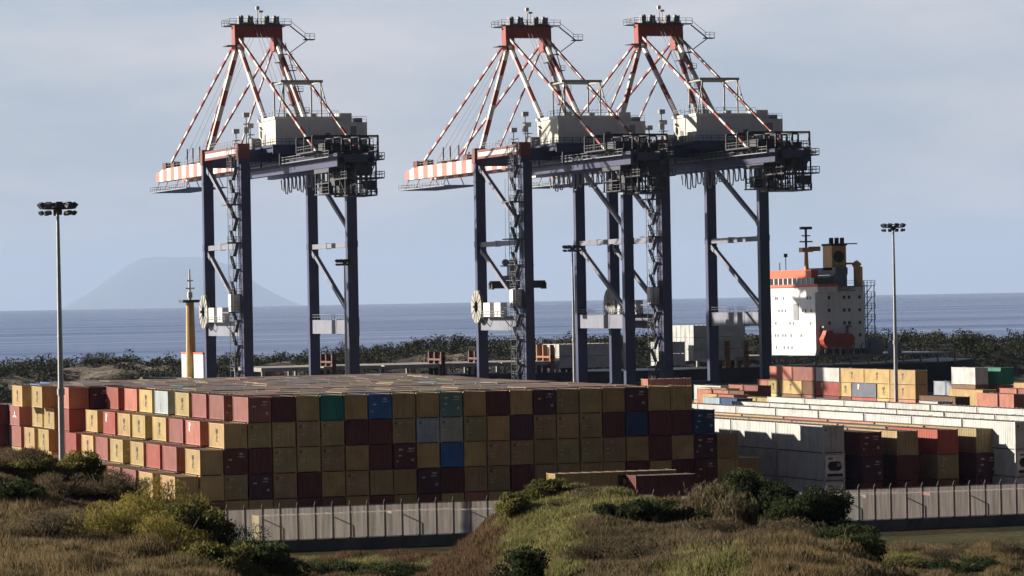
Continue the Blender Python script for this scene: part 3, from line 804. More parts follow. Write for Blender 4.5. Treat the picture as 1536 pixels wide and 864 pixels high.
# ------------------------------------------------------------------ the moored container ship
def make_ship():
    Y0, Y1 = 738.0, 762.6
    R = empty('container_ship', (270, 750, 0), 'dark hulled container ship moored behind the cranes, white accommodation tower aft', 'ship')
    def part(b, name, m, par=None):
        o = b.build(name, m, par or R)
        if par is None: o.location = (-270, -750, 0)
        return o
    b = MB()
    ymid = (Y0+Y1)/2
    sec = [(176,.1,7.2),(183,.55,7.0),(195,.92,6.6),(210,1,6.2),(345,1,6.2),(358,.95,6.6),(364,.8,7.0)]
    vs, fs = [], []
    for x, k, zt in sec:
        hw = (Y1-Y0)/2*k
        vs += [(x, ymid-hw, zt), (x, ymid-hw*.9, -3.5), (x, ymid+hw*.9, -3.5), (x, ymid+hw, zt)]
    for i in range(len(sec)-1):
        for j in range(4):
            a = 4*i+j; c = 4*i+(j+1) % 4; fs.append((a, c, c+4, a+4))
    fs += [(0,1,2,3), tuple(4*(len(sec)-1)+k for k in (3,2,1,0))]
    b.add(vs, fs); part(b, 'hull', M['hull'])
    # hatch covers standing on posts along the deck
    x = 199.0; i = 0
    while x < 318:
        if not (262 < x < 300):
            b = MB(); b.box(x, x+12.6, Y0+.6, Y1-.6, 7.9, 8.7)
            for xx in (x+.4, x+6.3, x+12.2):
                for yy in (Y0+1, Y1-1): b.box(xx-.25, xx+.25, yy-.3, yy+.3, 6.2, 7.9)
            part(b, 'hatch_cover', M['concrete'])
        x += 13.3; i += 1
    for k, (x, m) in enumerate(((214.5,'rust'),(238.5,'rust'),(247.5,'rust'),(263.0,'rustorange'),(268.6,'rust'),(303.5,'rustorange'),(308.0,'rustorange'))):
        b = MB()
        for y in (Y0+.5, Y0+5, Y0+9):
            b.box(x-.45, x+.45, y-.3, y+.3, 6.2, 11.2 if m == 'rust' else 12.2)
        b.box(x-.5, x+.5, Y0+.2, Y0+9.3, 9.4, 9.8)
        part(b, 'lashing_bridge', M[m])
    # bow: breakwater and foremast
    b = MB(); b.box(186.4, 187.6, Y0+.6, Y0+19, 6.6, 11.8, 0); b.box(186.3, 187.7, Y0+.5, Y0+19.1, 11.8, 12.2, 1)
    part(b, 'breakwater', [M['white'], M['orange']])
    b = MB(); xm, ym = at_y(285.5, 500, 748).x, 748
    b.tube((xm,ym,7.0),(xm,ym,22.6),1.15,.85,n=12,mi=0); b.tube((xm,ym,22.6),(xm,ym,23.2),2.4,2.4,n=14,mi=1)
    b.tube((xm,ym,23.2),(xm,ym,29.6),.32,.16,mi=2); b.cbox((xm,ym,25.6),(2.0,.25,.25),2); b.cbox((xm,ym,27.2),(1.4,.25,.25),2); b.cbox((xm,ym,24.2),(.9,.9,1.2),2)
    part(b, 'foremast', [M['ochre'], M['dark'], M['cream']])
    # accommodation
    XF = 324.3; XR = 336.0
    b = MB(); b.box(XF, XR, Y0, Y1, 8.6, 23.6)
    acc = part(b, 'accommodation', M['white'])
    acc_m = M['white']
    b = MB()
    for z, cols in ((21.2,(2.5,3.6,7.2,20.5,22.0)),(18.4,(4.4,6.2,8.0,17.6,19.4,22.4)),(15.6,(2.5,10.5,12.4,22)),(12.9,(2.2,3.6,6.4,8.0,11.0,16.6)),(10.2,(2.6,7.0,9.2,11.4))):
        for c in cols: b.box(XF-.08, XF-.02, Y1-c-.36, Y1-c+.36, z-.34, z+.34, 1)  # front panes painted grey for their sunlit look; side panes stay dark glass
    for z in (21.2, 18.4, 15.6, 12.9):
        for x in (327.6, 331.2, 332.4, 334.9): b.box(x-.30, x+.30, Y0-.08, Y0-.02, z-.36, z+.36, 0)
    o = b.build('cabin_window', [M['glass'], M['midgrey']], acc)
    b = MB(); b.box(XF-.12, XF-.04, Y1-15.5, Y1-12.6, 16.3, 20.0); b.build('emblem_panel', M['grey'], acc)
    b = MB(); b.box(XF-.5, XF+4.6, Y0-2.6, Y1+2.6, 23.6, 24.2, 1); b.box(XF-.3, XF+4.4, Y0-.2, Y1+1.0, 24.2, 25.6, 2); b.box(XF-.4, XF+1.2, Y0+1, Y1+.6, 25.6, 27.4, 1); b.box(XF+1.2, XF+4.4, Y0+1, Y1+.6, 25.6, 26.0, 0); b.box(XF-.42, XF+4.2, Y0-2.5, Y0+2.0, 22.4, 23.6, 0)
    for k in range(9): b.box(XF-.36, XF-.3, Y0+1+k*2.6, Y0+1.4+k*2.6, 24.2, 25.6, 0)
    part(b, 'bridge', [M['white'], M['orange'], M['glass']])
    b = MB(); b.box(XF+4.6, XR-3.6, Y0+.8, Y1-1, 23.6, 26.2); b.box(XF+6.0, XR-2.8, Y0+2.2, Y1-3, 26.2, 27.8); b.rail((XF+4.6,Y0-.2,23.7),(XR,Y0-.2,23.7), t=.1); b.box(XF+4.6, XR+.8, Y0-1.4, Y1, 23.5, 23.7)
    b.box(XF+4.0, XF+9.0, Y0-1.8, Y0+1, 22.6, 22.8)
    part(b, 'deckhouse', M['greyblue'])
    b = MB(); b.prism([(XF+6.0,Y0+4),(XF+9.4,Y0+4),(XF+9.4,Y0+9),(XF+6.0,Y0+9)], 'z', 27.2, 32.6, 0)
    b.box(XF+5.8, XF+9.6, Y0+3.8, Y0+9.2, 32.6, 33.1, 1)
    for k in (0,1.3,2.6): b.tube((XF+6.3+k,Y0+5,33.1),(XF+6.3+k,Y0+5,34.4),.5,n=10,mi=1)
    b.box(XF+7.5, XF+12.4, Y0+4.5, Y0+5.2, 32.9, 33.15, 1); b.tube((XF+7.6,Y0+3.98,30.2),(XF+7.6,Y0+3.9,30.2),1.3,n=16,mi=1)
    part(b, 'funnel', [M['ochre'], M['black']])
    b = MB(); xm, ym = at_y(1209, 380, Y0+5).x, Y0+5
    b.tube((xm,ym,27.4),(xm,ym,31.6),.55,.4,mi=0); b.tube((xm,ym,31.6),(xm,ym,36.4),.28,mi=1); b.cbox((xm,ym,31.8),(2.6,2.0,1.0),0); b.cbox((xm,ym,33.6),(3.0,.3,.3),1); b.cbox((xm,ym,34.9),(2.0,.3,.25),1); b.cbox((xm,ym,36.6),(2.6,1.0,.6),1); b.cbox((xm+2.0,ym,32.0),(2.4,1.2,1.0),0)
    b.tube((XF+1.6,Y1-5,27.4),(XF+1.6,Y1-5,31.2),.1,mi=1); b.cbox((XF+1.6,Y1-5,30.8),(.7,.5,.8),1); b.tube((XF+1.4,Y1-2,27.4),(XF+1.4,Y1-2,29.2),.12,mi=1)
    part(b, 'radar_mast', [M['ochre'], M['dark']])
    xv = at_y(1287, 420, Y0+.6).x; b = MB(); b.tube((xv,Y0+.6,23.7),(xv,Y0+.6,27.9),1.0,n=12); b.tube((xv,Y0+.6,27.9),(xv-.8,Y0+.6,28.8),1.0,.8,n=12); b.tube((xv-5,Y0+.6,28.6),(xv-.6,Y0+.6,28.6),.22,n=8)
    part(b, 'vent_cowl', M['ochre'])
    b = MB()
    for x in (XR+.3, XR+2.6):
        for y in (Y0+.3, Y0+4): b.bar((x,y,8.6),(x,y,24),.16)
    for k in range(6):
        z = 11.2+k*2.5; b.box(XR, XR+2.8, Y0+.2, Y0+4, z-.1, z); b.rail((XR,Y0+.2,z),(XR+2.8,Y0+.2,z), t=.1, step=.9)
        b.bar((XR+.4,Y0+1,z-2.5),(XR+2.4,Y0+1,z),.3,.1)
    part(b, 'outside_stair', M['greyblue'])
    b = MB()
    prof = [(-3.8,.3),(-3.5,-.6),(-2.8,-1.25),(2.6,-1.25),(3.4,-.7),(3.8,.3),(3.4,1.1),(2.6,1.35),(-1.2,1.4),(-1.6,2.0),(-3.0,2.0),(-3.3,1.2)]
    b.prism([(328.6+u, 11.7+v*1.15) for u, v in prof], 'y', Y0-2.9, Y0-.6)
    lb = part(b, 'lifeboat', M['lifeboat'])
    b = MB()
    for x in (325.6, 331.8): b.box(x-.2, x+.2, Y0-.5, Y0-.1, 8.6, 14.9); b.box(x-.2, x+.2, Y0-2.0, Y0, 14.6, 15.0); b.bar((x,Y0-1.7,9),(x+1.2,Y0-.2,12),.2)
    part(b, 'davit', M['grey'])
    b = MB(); b.box(XF-6, 358, Y0-.1, Y1, 8.2, 8.6)
    for x in np.arange(XF, 358, 4.2): b.box(x-.15, x+.15, Y0, Y0+.3, 6.2, 8.2)
    b.rail((XF,Y0,8.6),(358,Y0,8.6), t=.07); b.cbox((340,Y0+4,10.2),(3,3,3.2)); b.cbox((346,Y0+6,9.8),(2,3,2.4))
    part(b, 'aft_deck', M['grey'])
    b = MB()
    for k in range(7): b.bar((325+k*1.9,Y0-.4,8.6),(325.8+k*1.9,Y0-.4,11.2),.18); b.cbox((326+k*1.6,Y0-.3,9.3),(.8,.6,1.2))
    part(b, 'deck_gear', M['dark'])
make_ship()

# ------------------------------------------------------------------ containers
CW = 2.438
def cont_body(L, h):
    """corner posts, rails and corrugated panels; x 0..CW, y 0..L (front at y=0), z 0..h"""
    b = MB(); p, r = .16, .14; e, g = .035, .055
    for x in (e, CW-p-e):
        for y in (e, L-p-e): b.box(x, x+p, y, y+p, g, h-g)
    for x in (0, CW-.2):
        for y in (0, L-.2):
            for z in (0, h-.12): b.box(x+.01, x+.19, y+.01, y+.19, z, z+.12)
    for y in (e, L-p-e+.02):
        b.box(p, CW-p, y+.005, y+p-.03, h-r, h-g); b.box(p, CW-p, y+.005, y+p-.03, g, r+.02)
    for x in (e, CW-p-e+.02):
        b.box(x+.005, x+p-.03, p, L-p, h-r, h-g); b.box(x+.005, x+p-.03, p, L-p, g, r+.02)
    def corr(n, length, fn):
        """trapezoid corrugation along a wall"""
        pts = []; w = length/n
        for k in range(n):
            s = k*w; pts += [(s, .11), (s+w*.30, .11), (s+w*.5, .065), (s+w*.8, .065)]
        pts.append((length, .11))
        vs = [fn(u, d, r) for u, d in pts] + [fn(u, d, h-r) for u, d in pts]; m = len(pts)
        b.add(vs, [(k, k+1, m+k+1, m+k) for k in range(m-1)])
    n = max(8, int((L-2*p)/.40)); 
    corr(n, L-2*p, lambda u, d, z: (d, p+u, z))
    corr(n, L-2*p, lambda u, d, z: (CW-d, p+u, z))
    corr(6, CW-2*p, lambda u, d, z: (p+u, d, z))
    corr(6, CW-2*p, lambda u, d, z: (p+u, L-d, z))
    b.add([(.05,.05,h-.07),(CW-.05,.05,h-.07),(CW-.05,L-.05,h-.07),(.05,L-.05,h-.07)], [(0,1,2,3)])
    b.add([(.05,.05,.12),(CW-.05,.05,.12),(CW-.05,L-.05,.12),(.05,L-.05,.12)], [(3,2,1,0)])
    for k in range(1, int(L/1.15)): b.box(.16, CW-.16, k*1.15, k*1.15+.25, h-.069, h-.05)
    return b.mesh('container_body', M['cont'])
def door_mesh(h, side):
    b = MB(); x0, x1 = (.17, CW/2-.012) if side == 0 else (CW/2+.012, CW-.17)
    b.box(x0, x1, .03, .10, .17, h-.15, 0)
    for k in range(4):
        z = .35 + k*(h-.62)/4; b.box(x0+.06, x1-.06, .015, .031, z, z+(h-.62)/4*.62, 0)
    for t in (.27, .73):
        x = x0+(x1-x0)*t; b.tube((x,-.005,.12),(x,-.005,h-.1),.024,n=6,mi=1)
        for z in (.5, h*.5, h-.5): b.box(x-.06, x+.06, -.01, .016, z-.04, z+.04, 1)
        b.box(x-.02, x+.30 if t < .5 else x+.02, -.045, -.02, 1.05, 1.09, 1)
    return b.mesh('door', [M['cont'], M['cont']])
def marking_mesh(kind, h, var=0):
    b = MB(); r = random.Random(kind*31+var*7+1)
    def row(x, z, n, w, hh):
        for k in range(n): b.box(x+k*(w+.05), x+k*(w+.05)+w, -.002, .013, z, z+hh, 1)
    if kind == 0:                                    # dark square and short rows of small white characters
        if var != 3: b.box(.28, .52, 0, .013, h-.62, h-.36, 0)
        row(.68, h-.52, 3, .08, .10); row(.30, h*(.44+.03*var), 2+var % 2, .08, .10); row(.62+.1*var, h*.48, 2, .07, .09)
        if var != 1: row(.34, h*.34, 4, .07, .09)
        if var != 2: row(1.5, h*.40, 2, .08, .12)
        if var == 2: row(1.45, h-.5, 5, .07, .09)
    else:                                            # white characters on dark doors
        row(1.40+.06*var, h-.60, 4, .10, .17); row(1.40, h-.85, 5+var % 2, .07, .10)
        row(.42, h*(.50+.05*(var % 3)), 3, .09, .15)
        if var != 1: row(1.85, h*.30, 2, .10, .26)
        if var != 2: row(.30, h*.27, 2, .08, .18)
        if var in (0, 3): row(.55, h-.7, 3, .11, .2)
    return b.mesh('marking', [M['logo_dark'], M['logo_white']])
_cm = {}
def cm(key, fn):
    if key not in _cm: _cm[key] = fn()
    return _cm[key]
LETTERS = lettering(['M','S','C'], .62, M['logo_dark'], 1.9, .72)
LETTERS_BIG = lettering(['M','SC'], .95, M['ochre'], .95, .8)
def dashes_mesh():
    b = MB(); b.box(-.35,.10,-.01,0,-.5,.45,0); b.box(.2,.5,-.01,0,.1,.3,0)
    return b.mesh('emblem', M['logo_white'])
def square_mesh():
    b = MB(); b.box(-.45,.45,-.01,0,-.4,.4,0); b.box(-.3,.3,-.02,-.01,-.25,.25,0)
    return b.mesh('vent', M['grey'])
def star_mesh():
    b = MB(); 
    for a in (90, 210, 330):
        t = math.radians(a); u = Vector((math.cos(t)*1.5, 0, math.sin(t)*.62)); n = Vector((-math.sin(t)*.42, 0, math.cos(t)*.18))
        b.add([n, -n, u], [(0,1,2)])
    return b.mesh('emblem', M['logo_white'])
MARK_A, MARK_S = dashes_mesh(), star_mesh()
def reefer_unit_mesh(h):
    b = MB(); b.box(.2, CW-.2, -.03, .06, .35, h-.25, 0)
    b.prism([(1.22+.78*math.cos(t)*1.0, h*.52+.48*max(-1,min(1,1.3*math.sin(t)))) for t in np.linspace(0, 2*math.pi, 17)[:-1]], 'y', -.07, -.03, 1)
    b.box(1.45, 1.9, -.09, -.07, h*.50, h*.62, 2); b.box(.35, CW-.35, -.06, -.03, .4, .7, 1); b.box(.5,1.0,-.06,-.03,h-.7,h-.45,2)
    return b.mesh('cooling_unit', [M['white'], M['black'], M['grey']])

CC = {'yellow': (.43,.31,.145), 'ochre': (.37,.265,.12), 'red': (.33,.08,.065), 'maroon': (.125,.035,.038), 'salmon': (.40,.16,.12), 'rose': (.27,.10,.093),
      'purple brown': (.09,.033,.06), 'blue': (.045,.13,.40), 'dark blue': (.03,.065,.16), 'pale blue': (.30,.37,.46), 'grey blue': (.33,.37,.40), 'pale grey': (.42,.42,.43),
      'teal': (.025,.22,.20), 'grey teal': (.13,.24,.235), 'white': (.52,.525,.53), 'green': (.05,.25,.17), 'grey': (.17,.19,.24), 'brown': (.16,.085,.05), 'olive yellow': (.34,.255,.14)}
def jit(c, a=.15):
    if c is CC['white'] or c == CC['white']:
        k = 1 + random.uniform(-.06, .06); return (c[0]*k, c[1]*k, c[2]*k*random.uniform(.95,1.02), 1)
    k = 1 + random.uniform(-a, a); return (c[0]*k*(1+random.uniform(-.07,.07)), c[1]*k*(1+random.uniform(-.07,.07)), c[2]*k, 1)
def container(x, y, z, L, color, label, group, h=2.56, door=None, side=None, unit=False, along_x=False, mark=None, h_l=None):
    """a container whose near left lower corner is (x, y, z)"""
    me = cm(('body', L, h), lambda: cont_body(L, h))
    o = link('shipping_container', me, None, (x, y, z))
    if along_x: o.rotation_euler = (0, 0, -math.pi/2); o.location = (x, y + CW, z)
    else: o.location = (x + random.uniform(-.03,.03), y + random.uniform(-.16,.10), z)
    o.color = jit(CC[color])
    tag(o, label, 'container', group)
    if door is not None:
        for s in (0, 1):
            d = link('door', cm(('door', h, s), lambda: door_mesh(h, s)), o); d.color = o.color
        va = random.randrange(4); link('marking', cm(('mark', door, h, va), lambda: marking_mesh(door, h, va)), o)
    if unit: link('cooling_unit', cm(('unit', h), lambda: reefer_unit_mesh(h)), o)
    if side:
        t = link('lettering', LETTERS, o, (.058, L*.5, h*.5)); t.rotation_euler = (0, 0, -math.pi/2)
    if mark:
        t = link('emblem', MARK_A if mark == 1 else MARK_S, o, (.056, L*.72 if mark == 1 else L*.5, h*.74 if mark == 1 else h*.5)); t.rotation_euler = (0, 0, -math.pi/2)
    return o

class Mass:
    """containers beyond the individually built ones, as one object"""
    def __init__(s): s.v, s.f, s.c = [], [], []
    def add(s, x, y, z, lx, ly, h, col):
        b = len(s.v); g = .012
        x0, x1, y0, y1, z0, z1 = x+g, x+lx-g, y+g, y+ly-g, z+.03, z+h-.01
        z0 += .03; z1 -= .05; s.v += [(x0,y0,z0),(x1,y0,z0),(x1,y1,z0),(x0,y1,z0),(x0,y0,z1),(x1,y0,z1),(x1,y1,z1),(x0,y1,z1)]
        s.f += [tuple(b+i for i in f) for f in [(0,3,2,1),(4,5,6,7),(0,1,5,4),(1,2,6,5),(2,3,7,6),(3,0,4,7)]]
        s.c += [col]*8
    def build(s, name, label):
        me = bpy.data.meshes.new(name); me.from_pydata(s.v, [], s.f); me.materials.append(M['cont_mass'])
        a = me.color_attributes.new('Col', 'FLOAT_COLOR', 'POINT')
        a.data.foreach_set('color', np.array(s.c, dtype=np.float32).ravel())
        me.update(); o = link(name, me); tag(o, label, 'containers', None, 'stuff'); return o
mass = Mass()
def rnd_col(): return jit(CC[random.choice(['yellow']*6+['maroon']*4+['red','salmon','rose','rose','ochre','brown','blue','grey blue','teal','olive yellow'])])

ORD = ['', 'first','second','third','fourth','fifth','sixth','seventh','eighth','ninth','tenth','eleventh','twelfth','thirteenth','fourteenth','fifteenth','sixteenth','seventeenth','eighteenth','nineteenth','twentieth','twenty-first','twenty-second','twenty-third','twenty-fourth','twenty-fifth']
TN = ['', 'top', 'second', 'third', 'fourth', 'bottom']
TH_, PX_, X0_, YW = 2.56, 2.52, 94.0, 354.7
# the main stack, seen end on: Y yellow, D door end, T dark door with white marks ...
def code(s):
    out = []
    for c in s.split():
        k = c[0]; d = None
        if len(c) > 1: d = 0 if c[1] == 'd' else 1
        out.append(({'Y':'yellow','O':'olive yellow','M':'maroon','R':'rose','P':'purple brown','B':'blue','N':'dark blue','L':'pale blue','W':'pale grey','T':'teal','G':'grey teal','S':'salmon'}[k], d))
    return out
ROWS = [None,
  code('S Mt Y T Y Bt Y Y Gt Y M Y Pt Od Y Y Pt Y Y'.replace('S Mt', 'Mt M')),
  code('Y Od Od Od Od M M Od Ld Wd Od Y P Od Od Od M N M M Nt'),
  code('Y Mt M Od Od Od Y M Mt Y B Y Od Od O Od Od Od Y M Y Pt Y'),
  code('Y Y Od Pt Od M Y Od O Y Pt M O Od M O Od Y O M Y M Mt Y Y')]
LEFTSIDE = {1: 'salmon', 2: 'yellow', 3: 'yellow', 4: 'yellow'}
for t in (1, 2, 3, 4):
    row = ROWS[t]; n = 19 + 2*(t-1)
    for k in range(n):
        colr, d = row[k] if k < len(row) else ('yellow', None)
        if k == 0: colr = LEFTSIDE[t]
        if t == 1 and k == 0: colr, d = 'rose', 1
        lb = '%s container with %s end, %s from left in %s tier of dark front wall' % (colr, 'door' if d is not None else 'blank', ORD[k+1], TN[t])
        container(X0_ + PX_*(k-(t-1)), YW, (5-t)*TH_, 6.058, colr, lb, 'containers in the front wall of the big stack', door=d, side=(k == 0 and colr == 'yellow'))
for k in range(27): mass.add(X0_+PX_*(k-4), YW, 0, CW, 6.058, TH_, rnd_col())
# bays behind, the stepped left flank
gaps = [3.6, 1.3, 1.3, 3.5, 1.3, 1.3, 3.0, 1.5, 1.5, 1.5, 1.5, 1.5]
FL = {1: ['rose','rose','yellow','grey blue','yellow','salmon','red','salmon','yellow','yellow',None,None],
      2: ['salmon','rose','yellow','yellow','yellow','red','yellow','red','yellow','yellow','rose','maroon'],
      3: ['rose','red','yellow','yellow','rose','yellow','red','red','yellow','yellow','rose','maroon'],
      4: ['yellow','rose','rose','yellow','yellow','rose','yellow','red','yellow','rose','yellow','maroon']}
y = YW
for bay in range(1, 13):
    y += 6.058 + gaps[bay-1]
    for t in (1, 2, 3, 4, 5):
        xl = X0_ - PX_*(t-1); n = 19 + 2*(t-1)
        if bay == 8: xl = at_y(102.5, 600, y).x
        if bay == 9: xl = at_y({1:62,2:80,3:71}.get(t,75), 600, y).x
        if bay == 10: xl = at_y({1:32,2:62.5,3:50}.get(t,55), 600, y).x
        if bay == 11: xl = at_y({1:60,2:28,3:30}.get(t,30), 600, y).x
        if bay == 12: xl = at_y({1:75}.get(t,-17), 600, y).x
        xr = X0_ + PX_*(19+(t-1)) - .01
        n = int((xr - xl)/PX_)
        for k in range(n):
            x = xl + k*PX_
            cl = FL[t][bay-1] if t < 5 else None
            if k == 0 and t < 5 and cl:
                lb = 'sunlit %s container in %s tier of left flank, %s bay behind front corner' % (cl, TN[t], ORD[bay])
                container(x, y, (5-t)*TH_, 6.058, cl, lb, 'containers along the stepped left flank', side=(cl == 'yellow'), mark=(2 if (bay, t) == (11, 2) else 1 if (bay, t) in ((1,2),(6,2)) else None), door=(1 if (bay, t) in ((1,1),(4,3)) else None))
            elif bay == 8 and t == 1 and k in (1, 2):
                container(x, y, (5-t)*TH_, 6.058, 'purple brown' if k == 1 else 'brown', 'dark %s container end beside sunlit salmon one, at far left of top tier' % ('purple' if k == 1 else 'brown'), 'containers along the stepped left flank', door=1 if k == 1 else None)
            else:
                mass.add(x, y + random.uniform(-.1,.1), (5-t)*TH_, CW, 6.058, TH_ + (random.choice([0,0,0,.015,.03]) if t == 1 and k > 0 else 0), rnd_col())

# white refrigerated containers on the right
HR = 2.85
gr = 'white refrigerated containers in rows'
def where(k): return ['nearest', 'second nearest', 'third nearest', 'fourth nearest', 'fifth nearest', 'sixth nearest', 'seventh nearest', 'farthest'][k]
for k in range(5):
    for t in range(3):
        nm = ('bottom', 'middle', 'top')[t]
        container(152.7, 346.2 + k*12.55, t*HR, 12.192, 'white', 'white container, %s of the %s layer in the row beside the big stack' % (where(k), nm), gr, HR, unit=(k == 0 and t < 2), door=0 if (k == 0 and t == 2) else None)
SQ = square_mesh()
for k in range(9):
    for t in (2, 1) if k == 0 else (2,):
        o = container(171.6, 340.2 + k*12.55, t*HR, 12.192, 'white', 'white container, %s in %s layer of sunlit row right of dark ends' % (where(min(k,7)) if k < 8 else 'very last', 'top' if t == 2 else 'middle'), gr, HR, unit=(t == 1), door=0 if t == 2 else None)
    if k in (3, 4, 5, 7): v = link('vent', SQ, o, (.055, 5.6, HR*.34)); v.rotation_euler = (0, 0, -math.pi/2)
    for t in (0, 1): 
        if not (k == 0 and t == 1): mass.add(171.6, 340.2+k*12.55, t*HR, CW, 12.192, HR, jit(CC['white']))
for X, nm, ya, zt in ((179.6, 'second', 336.0, 3), (190.5, 'third', 350.0, 3)):
    for k in range(8):
        container(X, ya + k*12.55, (zt-1)*HR, 12.192, 'white', 'white container, %s in the %s sunlit row back from the dark ends' % (where(k), nm), gr, HR)
        for t in range(zt-1): mass.add(X, ya+k*12.55, t*HR, CW, 12.192, HR, jit(CC['white']))
# dark ends between the white rows
ends = [[('maroon',None),('purple brown',1),('maroon',1)], [('maroon',None),('maroon',None),('olive yellow',None)], [('brown',None),('olive yellow',0),('red',None)], [('maroon',None),('purple brown',1),('olive yellow',None)]]
xe = [at_y(px, 660, 345.5).x for px in (1291, 1345.5, 1405, 1463)]
for k, colset in enumerate(ends):
    for t, (cl, d) in enumerate(colset):
        container(xe[k], 345.5, t*2.59, 12.192, cl, 'shaded %s container end, %s layer of the %s column between the white rows' % (cl, ('bottom','middle','top')[t], ORD[k+1]), 'container ends between the white rows', 2.59, door=d)
    for q_ in range(1, 6):
        for t in range(3): mass.add(xe[k]-.0, 345.5+q_*12.7, t*2.59, CW, 12.192, 2.59, jit(CC[random.choice(['ochre','yellow','ochre','salmon','olive yellow'])]))
# the two-layer stack far right, near the cranes
HS = 2.6; ys = 585.0
p0 = at_y(1372, 557, ys); XS = p0.x; ZB = p0.z - 3*HS; LS = 10.6
two = [('yellow',1),('yellow',1),('yellow',1),('white',0),('rose',0),('salmon',0)], [('yellow',1),('yellow',1),('grey',0),('yellow',1),('red',0),('brown',0),('yellow',1),('yellow',1),('salmon',0)]
yy = ys
for k, (cl, sd) in enumerate(two[0]):
    container(XS, yy, 2*HS+ZB, LS, cl, '%s container with sunlit side, %s from the right on top of the far two-layer stack' % (cl, ORD[k+1]), 'containers of the far sunlit stack', HS, side=bool(sd)); yy += LS+.3
yy = ys
lens = [LS,5.2,LS,5.2,LS,6.0,LS,5.2,5.2]
for k, (cl, sd) in enumerate(two[1]):
    container(XS, yy, HS+ZB, lens[k], cl, '%s container, %s from the right in the lower layer of the far sunlit stack' % (cl, ORD[k+1]), 'containers of the far sunlit stack', HS, side=bool(sd), mark=1 if cl in ('grey','red') else None)
    mass.add(XS, yy, ZB, CW, lens[k], HS, rnd_col()); yy += lens[k]+.3
# loose rows in the far yard
def yard_row(px, py, D, n, L, cols, desc, group='containers scattered over the far yard', tiers=1, side=False):
    p = at_d(px, py, D); zt = p.z
    for k in range(n):
        cl = cols[k % len(cols)]
        h = 2.59; z = max(0.03, zt - h)
        container(p.x, p.y + k*(L+.45), z, L, cl, '%s container, %s of the %s' % (cl, ORD[k+1], desc), group, h, side=side and cl == 'yellow')
        zz = z - h
        while zz > -1.5: mass.add(p.x, p.y + k*(L+.45), max(zz, .03) if zz > 0 else zz, CW, L, h, rnd_col()); zz -= h
yard_row(1520, 593, 540, 1, 12.192, ['salmon'], 'nearest reddish row at far right')
yard_row(1474, 586.5, 575, 1, 12.192, ['yellow'], 'low yellow line right of the tall lamp')
yard_row(1484, 579, 620, 1, 12.192, ['salmon'], 'back reddish row right of the far sunlit stack')
yard_row(1444, 574.5, 660, 1, 12.192, ['grey blue'], 'back line just right of the far sunlit stack')
yard_row(1565, 577, 625, 1, 12.192, ['yellow'], 'back yellow row cut by the right picture edge')
yard_row(1552, 585.5, 590, 2, 6.058, ['rose','salmon'], 'middle rosy row near the right picture edge')
yard_row(1432, 597, 535, 1, 12.192, ['brown'], 'dark low line under the far sunlit stack')
yard_row(1405, 604, 515, 1, 6.058, ['white'], 'short line in front of the far sunlit stack')
yard_row(1136, 580, 600, 2, 6.058, ['rose','salmon'], 'reddish pair left of the far sunlit stack')
yard_row(1115, 588.5, 560, 3, 6.058, ['brown','salmon','salmon'], 'mixed trio left of the far sunlit stack')
yard_row(1105, 599.5, 510, 2, 6.058, ['dark blue','pale blue'], 'blue pair behind the long white rows')
yard_row(1185, 600, 520, 2, 12.192, ['yellow','ochre'], 'yellow pair in front of the far sunlit stack')
yard_row(1310, 604, 512, 2, 12.192, ['yellow','salmon'], 'low pair hugging the long white rows')
yard_row(1088, 584.5, 590, 2, 6.058, ['yellow','yellow'], 'yellow pair near the quay')
yard_row(1080, 580.5, 625, 1, 12.192, ['white'], 'farthest left line near the quay')
yard_row(1100, 594, 535, 2, 6.058, ['salmon','yellow'], 'middle left pair near the quay')
for px, cl, dy in ((1462,'white',0),(1500,'green',0)):
    p = at_d(px, 553, 610); 
    o = container(p.x, p.y, p.z-2.9, 9.0, cl, '%s container standing high on a stack by the right picture edge' % cl, 'pair high at right', 2.9)
    for t in (1, 2, 3): mass.add(p.x, p.y, p.z-2.9-2.6*t, CW, 9.0, 2.6, rnd_col())
p = at_d(971, 570, 470); container(p.x, p.y, p.z-2.59, 6.058, 'salmon', 'lone salmon container end rising behind the back edge of the big stack', None, 2.59, along_x=True); mass.add(p.x, p.y, p.z-5.2, 6.058, CW, 2.6, rnd_col()); mass.add(p.x, p.y, p.z-7.8, 6.058, CW, 2.6, rnd_col()); mass.add(p.x, p.y, p.z-10.4, 6.058, CW, 2.6, rnd_col())
# the row lying behind the netting fence, and two boxes stacked on it
gf = 'containers lying behind the netting fence'
x = at_y(388, 800, 321).x
for k, (L, cl) in enumerate(((12.192,'yellow'),(6.058,'olive yellow'))):
    container(x, 321, 0.03, L, cl, '%s container lying lengthwise behind the netting, %s from its lit left end' % (cl, ORD[k+1]), gf, 2.9, along_x=True); x += L+.35
x = at_y(612, 800, 321.5).x
container(x, 321.5, .03, 12.192, 'pale grey', 'pale grey container lying behind the netting left of the grassy mound', gf, 2.75, along_x=True); x += 12.6
for k, cl in enumerate(('olive yellow','ochre','maroon')):
    container(x, 321, .03, 12.192, cl, '%s container lying behind the grassy mound, under the yellow and maroon ones' % cl, gf, 2.9, along_x=True); x += 12.5
p = at_y(832, 712, 321); o = container(p.x, 321, 2.93, 12.192, 'ochre', 'long ochre container lying across the front wall, dark emblem on its side', gf, 2.9, along_x=True)
t = link('emblem', LETTERS_BIG, o, (CW-.02, 7.1, 1.45)); t.rotation_euler = (0, 0, math.pi/2)
b = MB(); b.box(CW-.06, CW-.035, 6.3, 7.9, .35, 2.55); b.build('emblem_plate', M['black'], o)
p = at_y(953, 716, 317.9); container(p.x, 317.9, 2.93, 6.058, 'maroon', 'short maroon container with salmon lit end, lying in front of the long ochre one', gf, 2.62, along_x=True)
x = at_y(1200, 780, 320).x
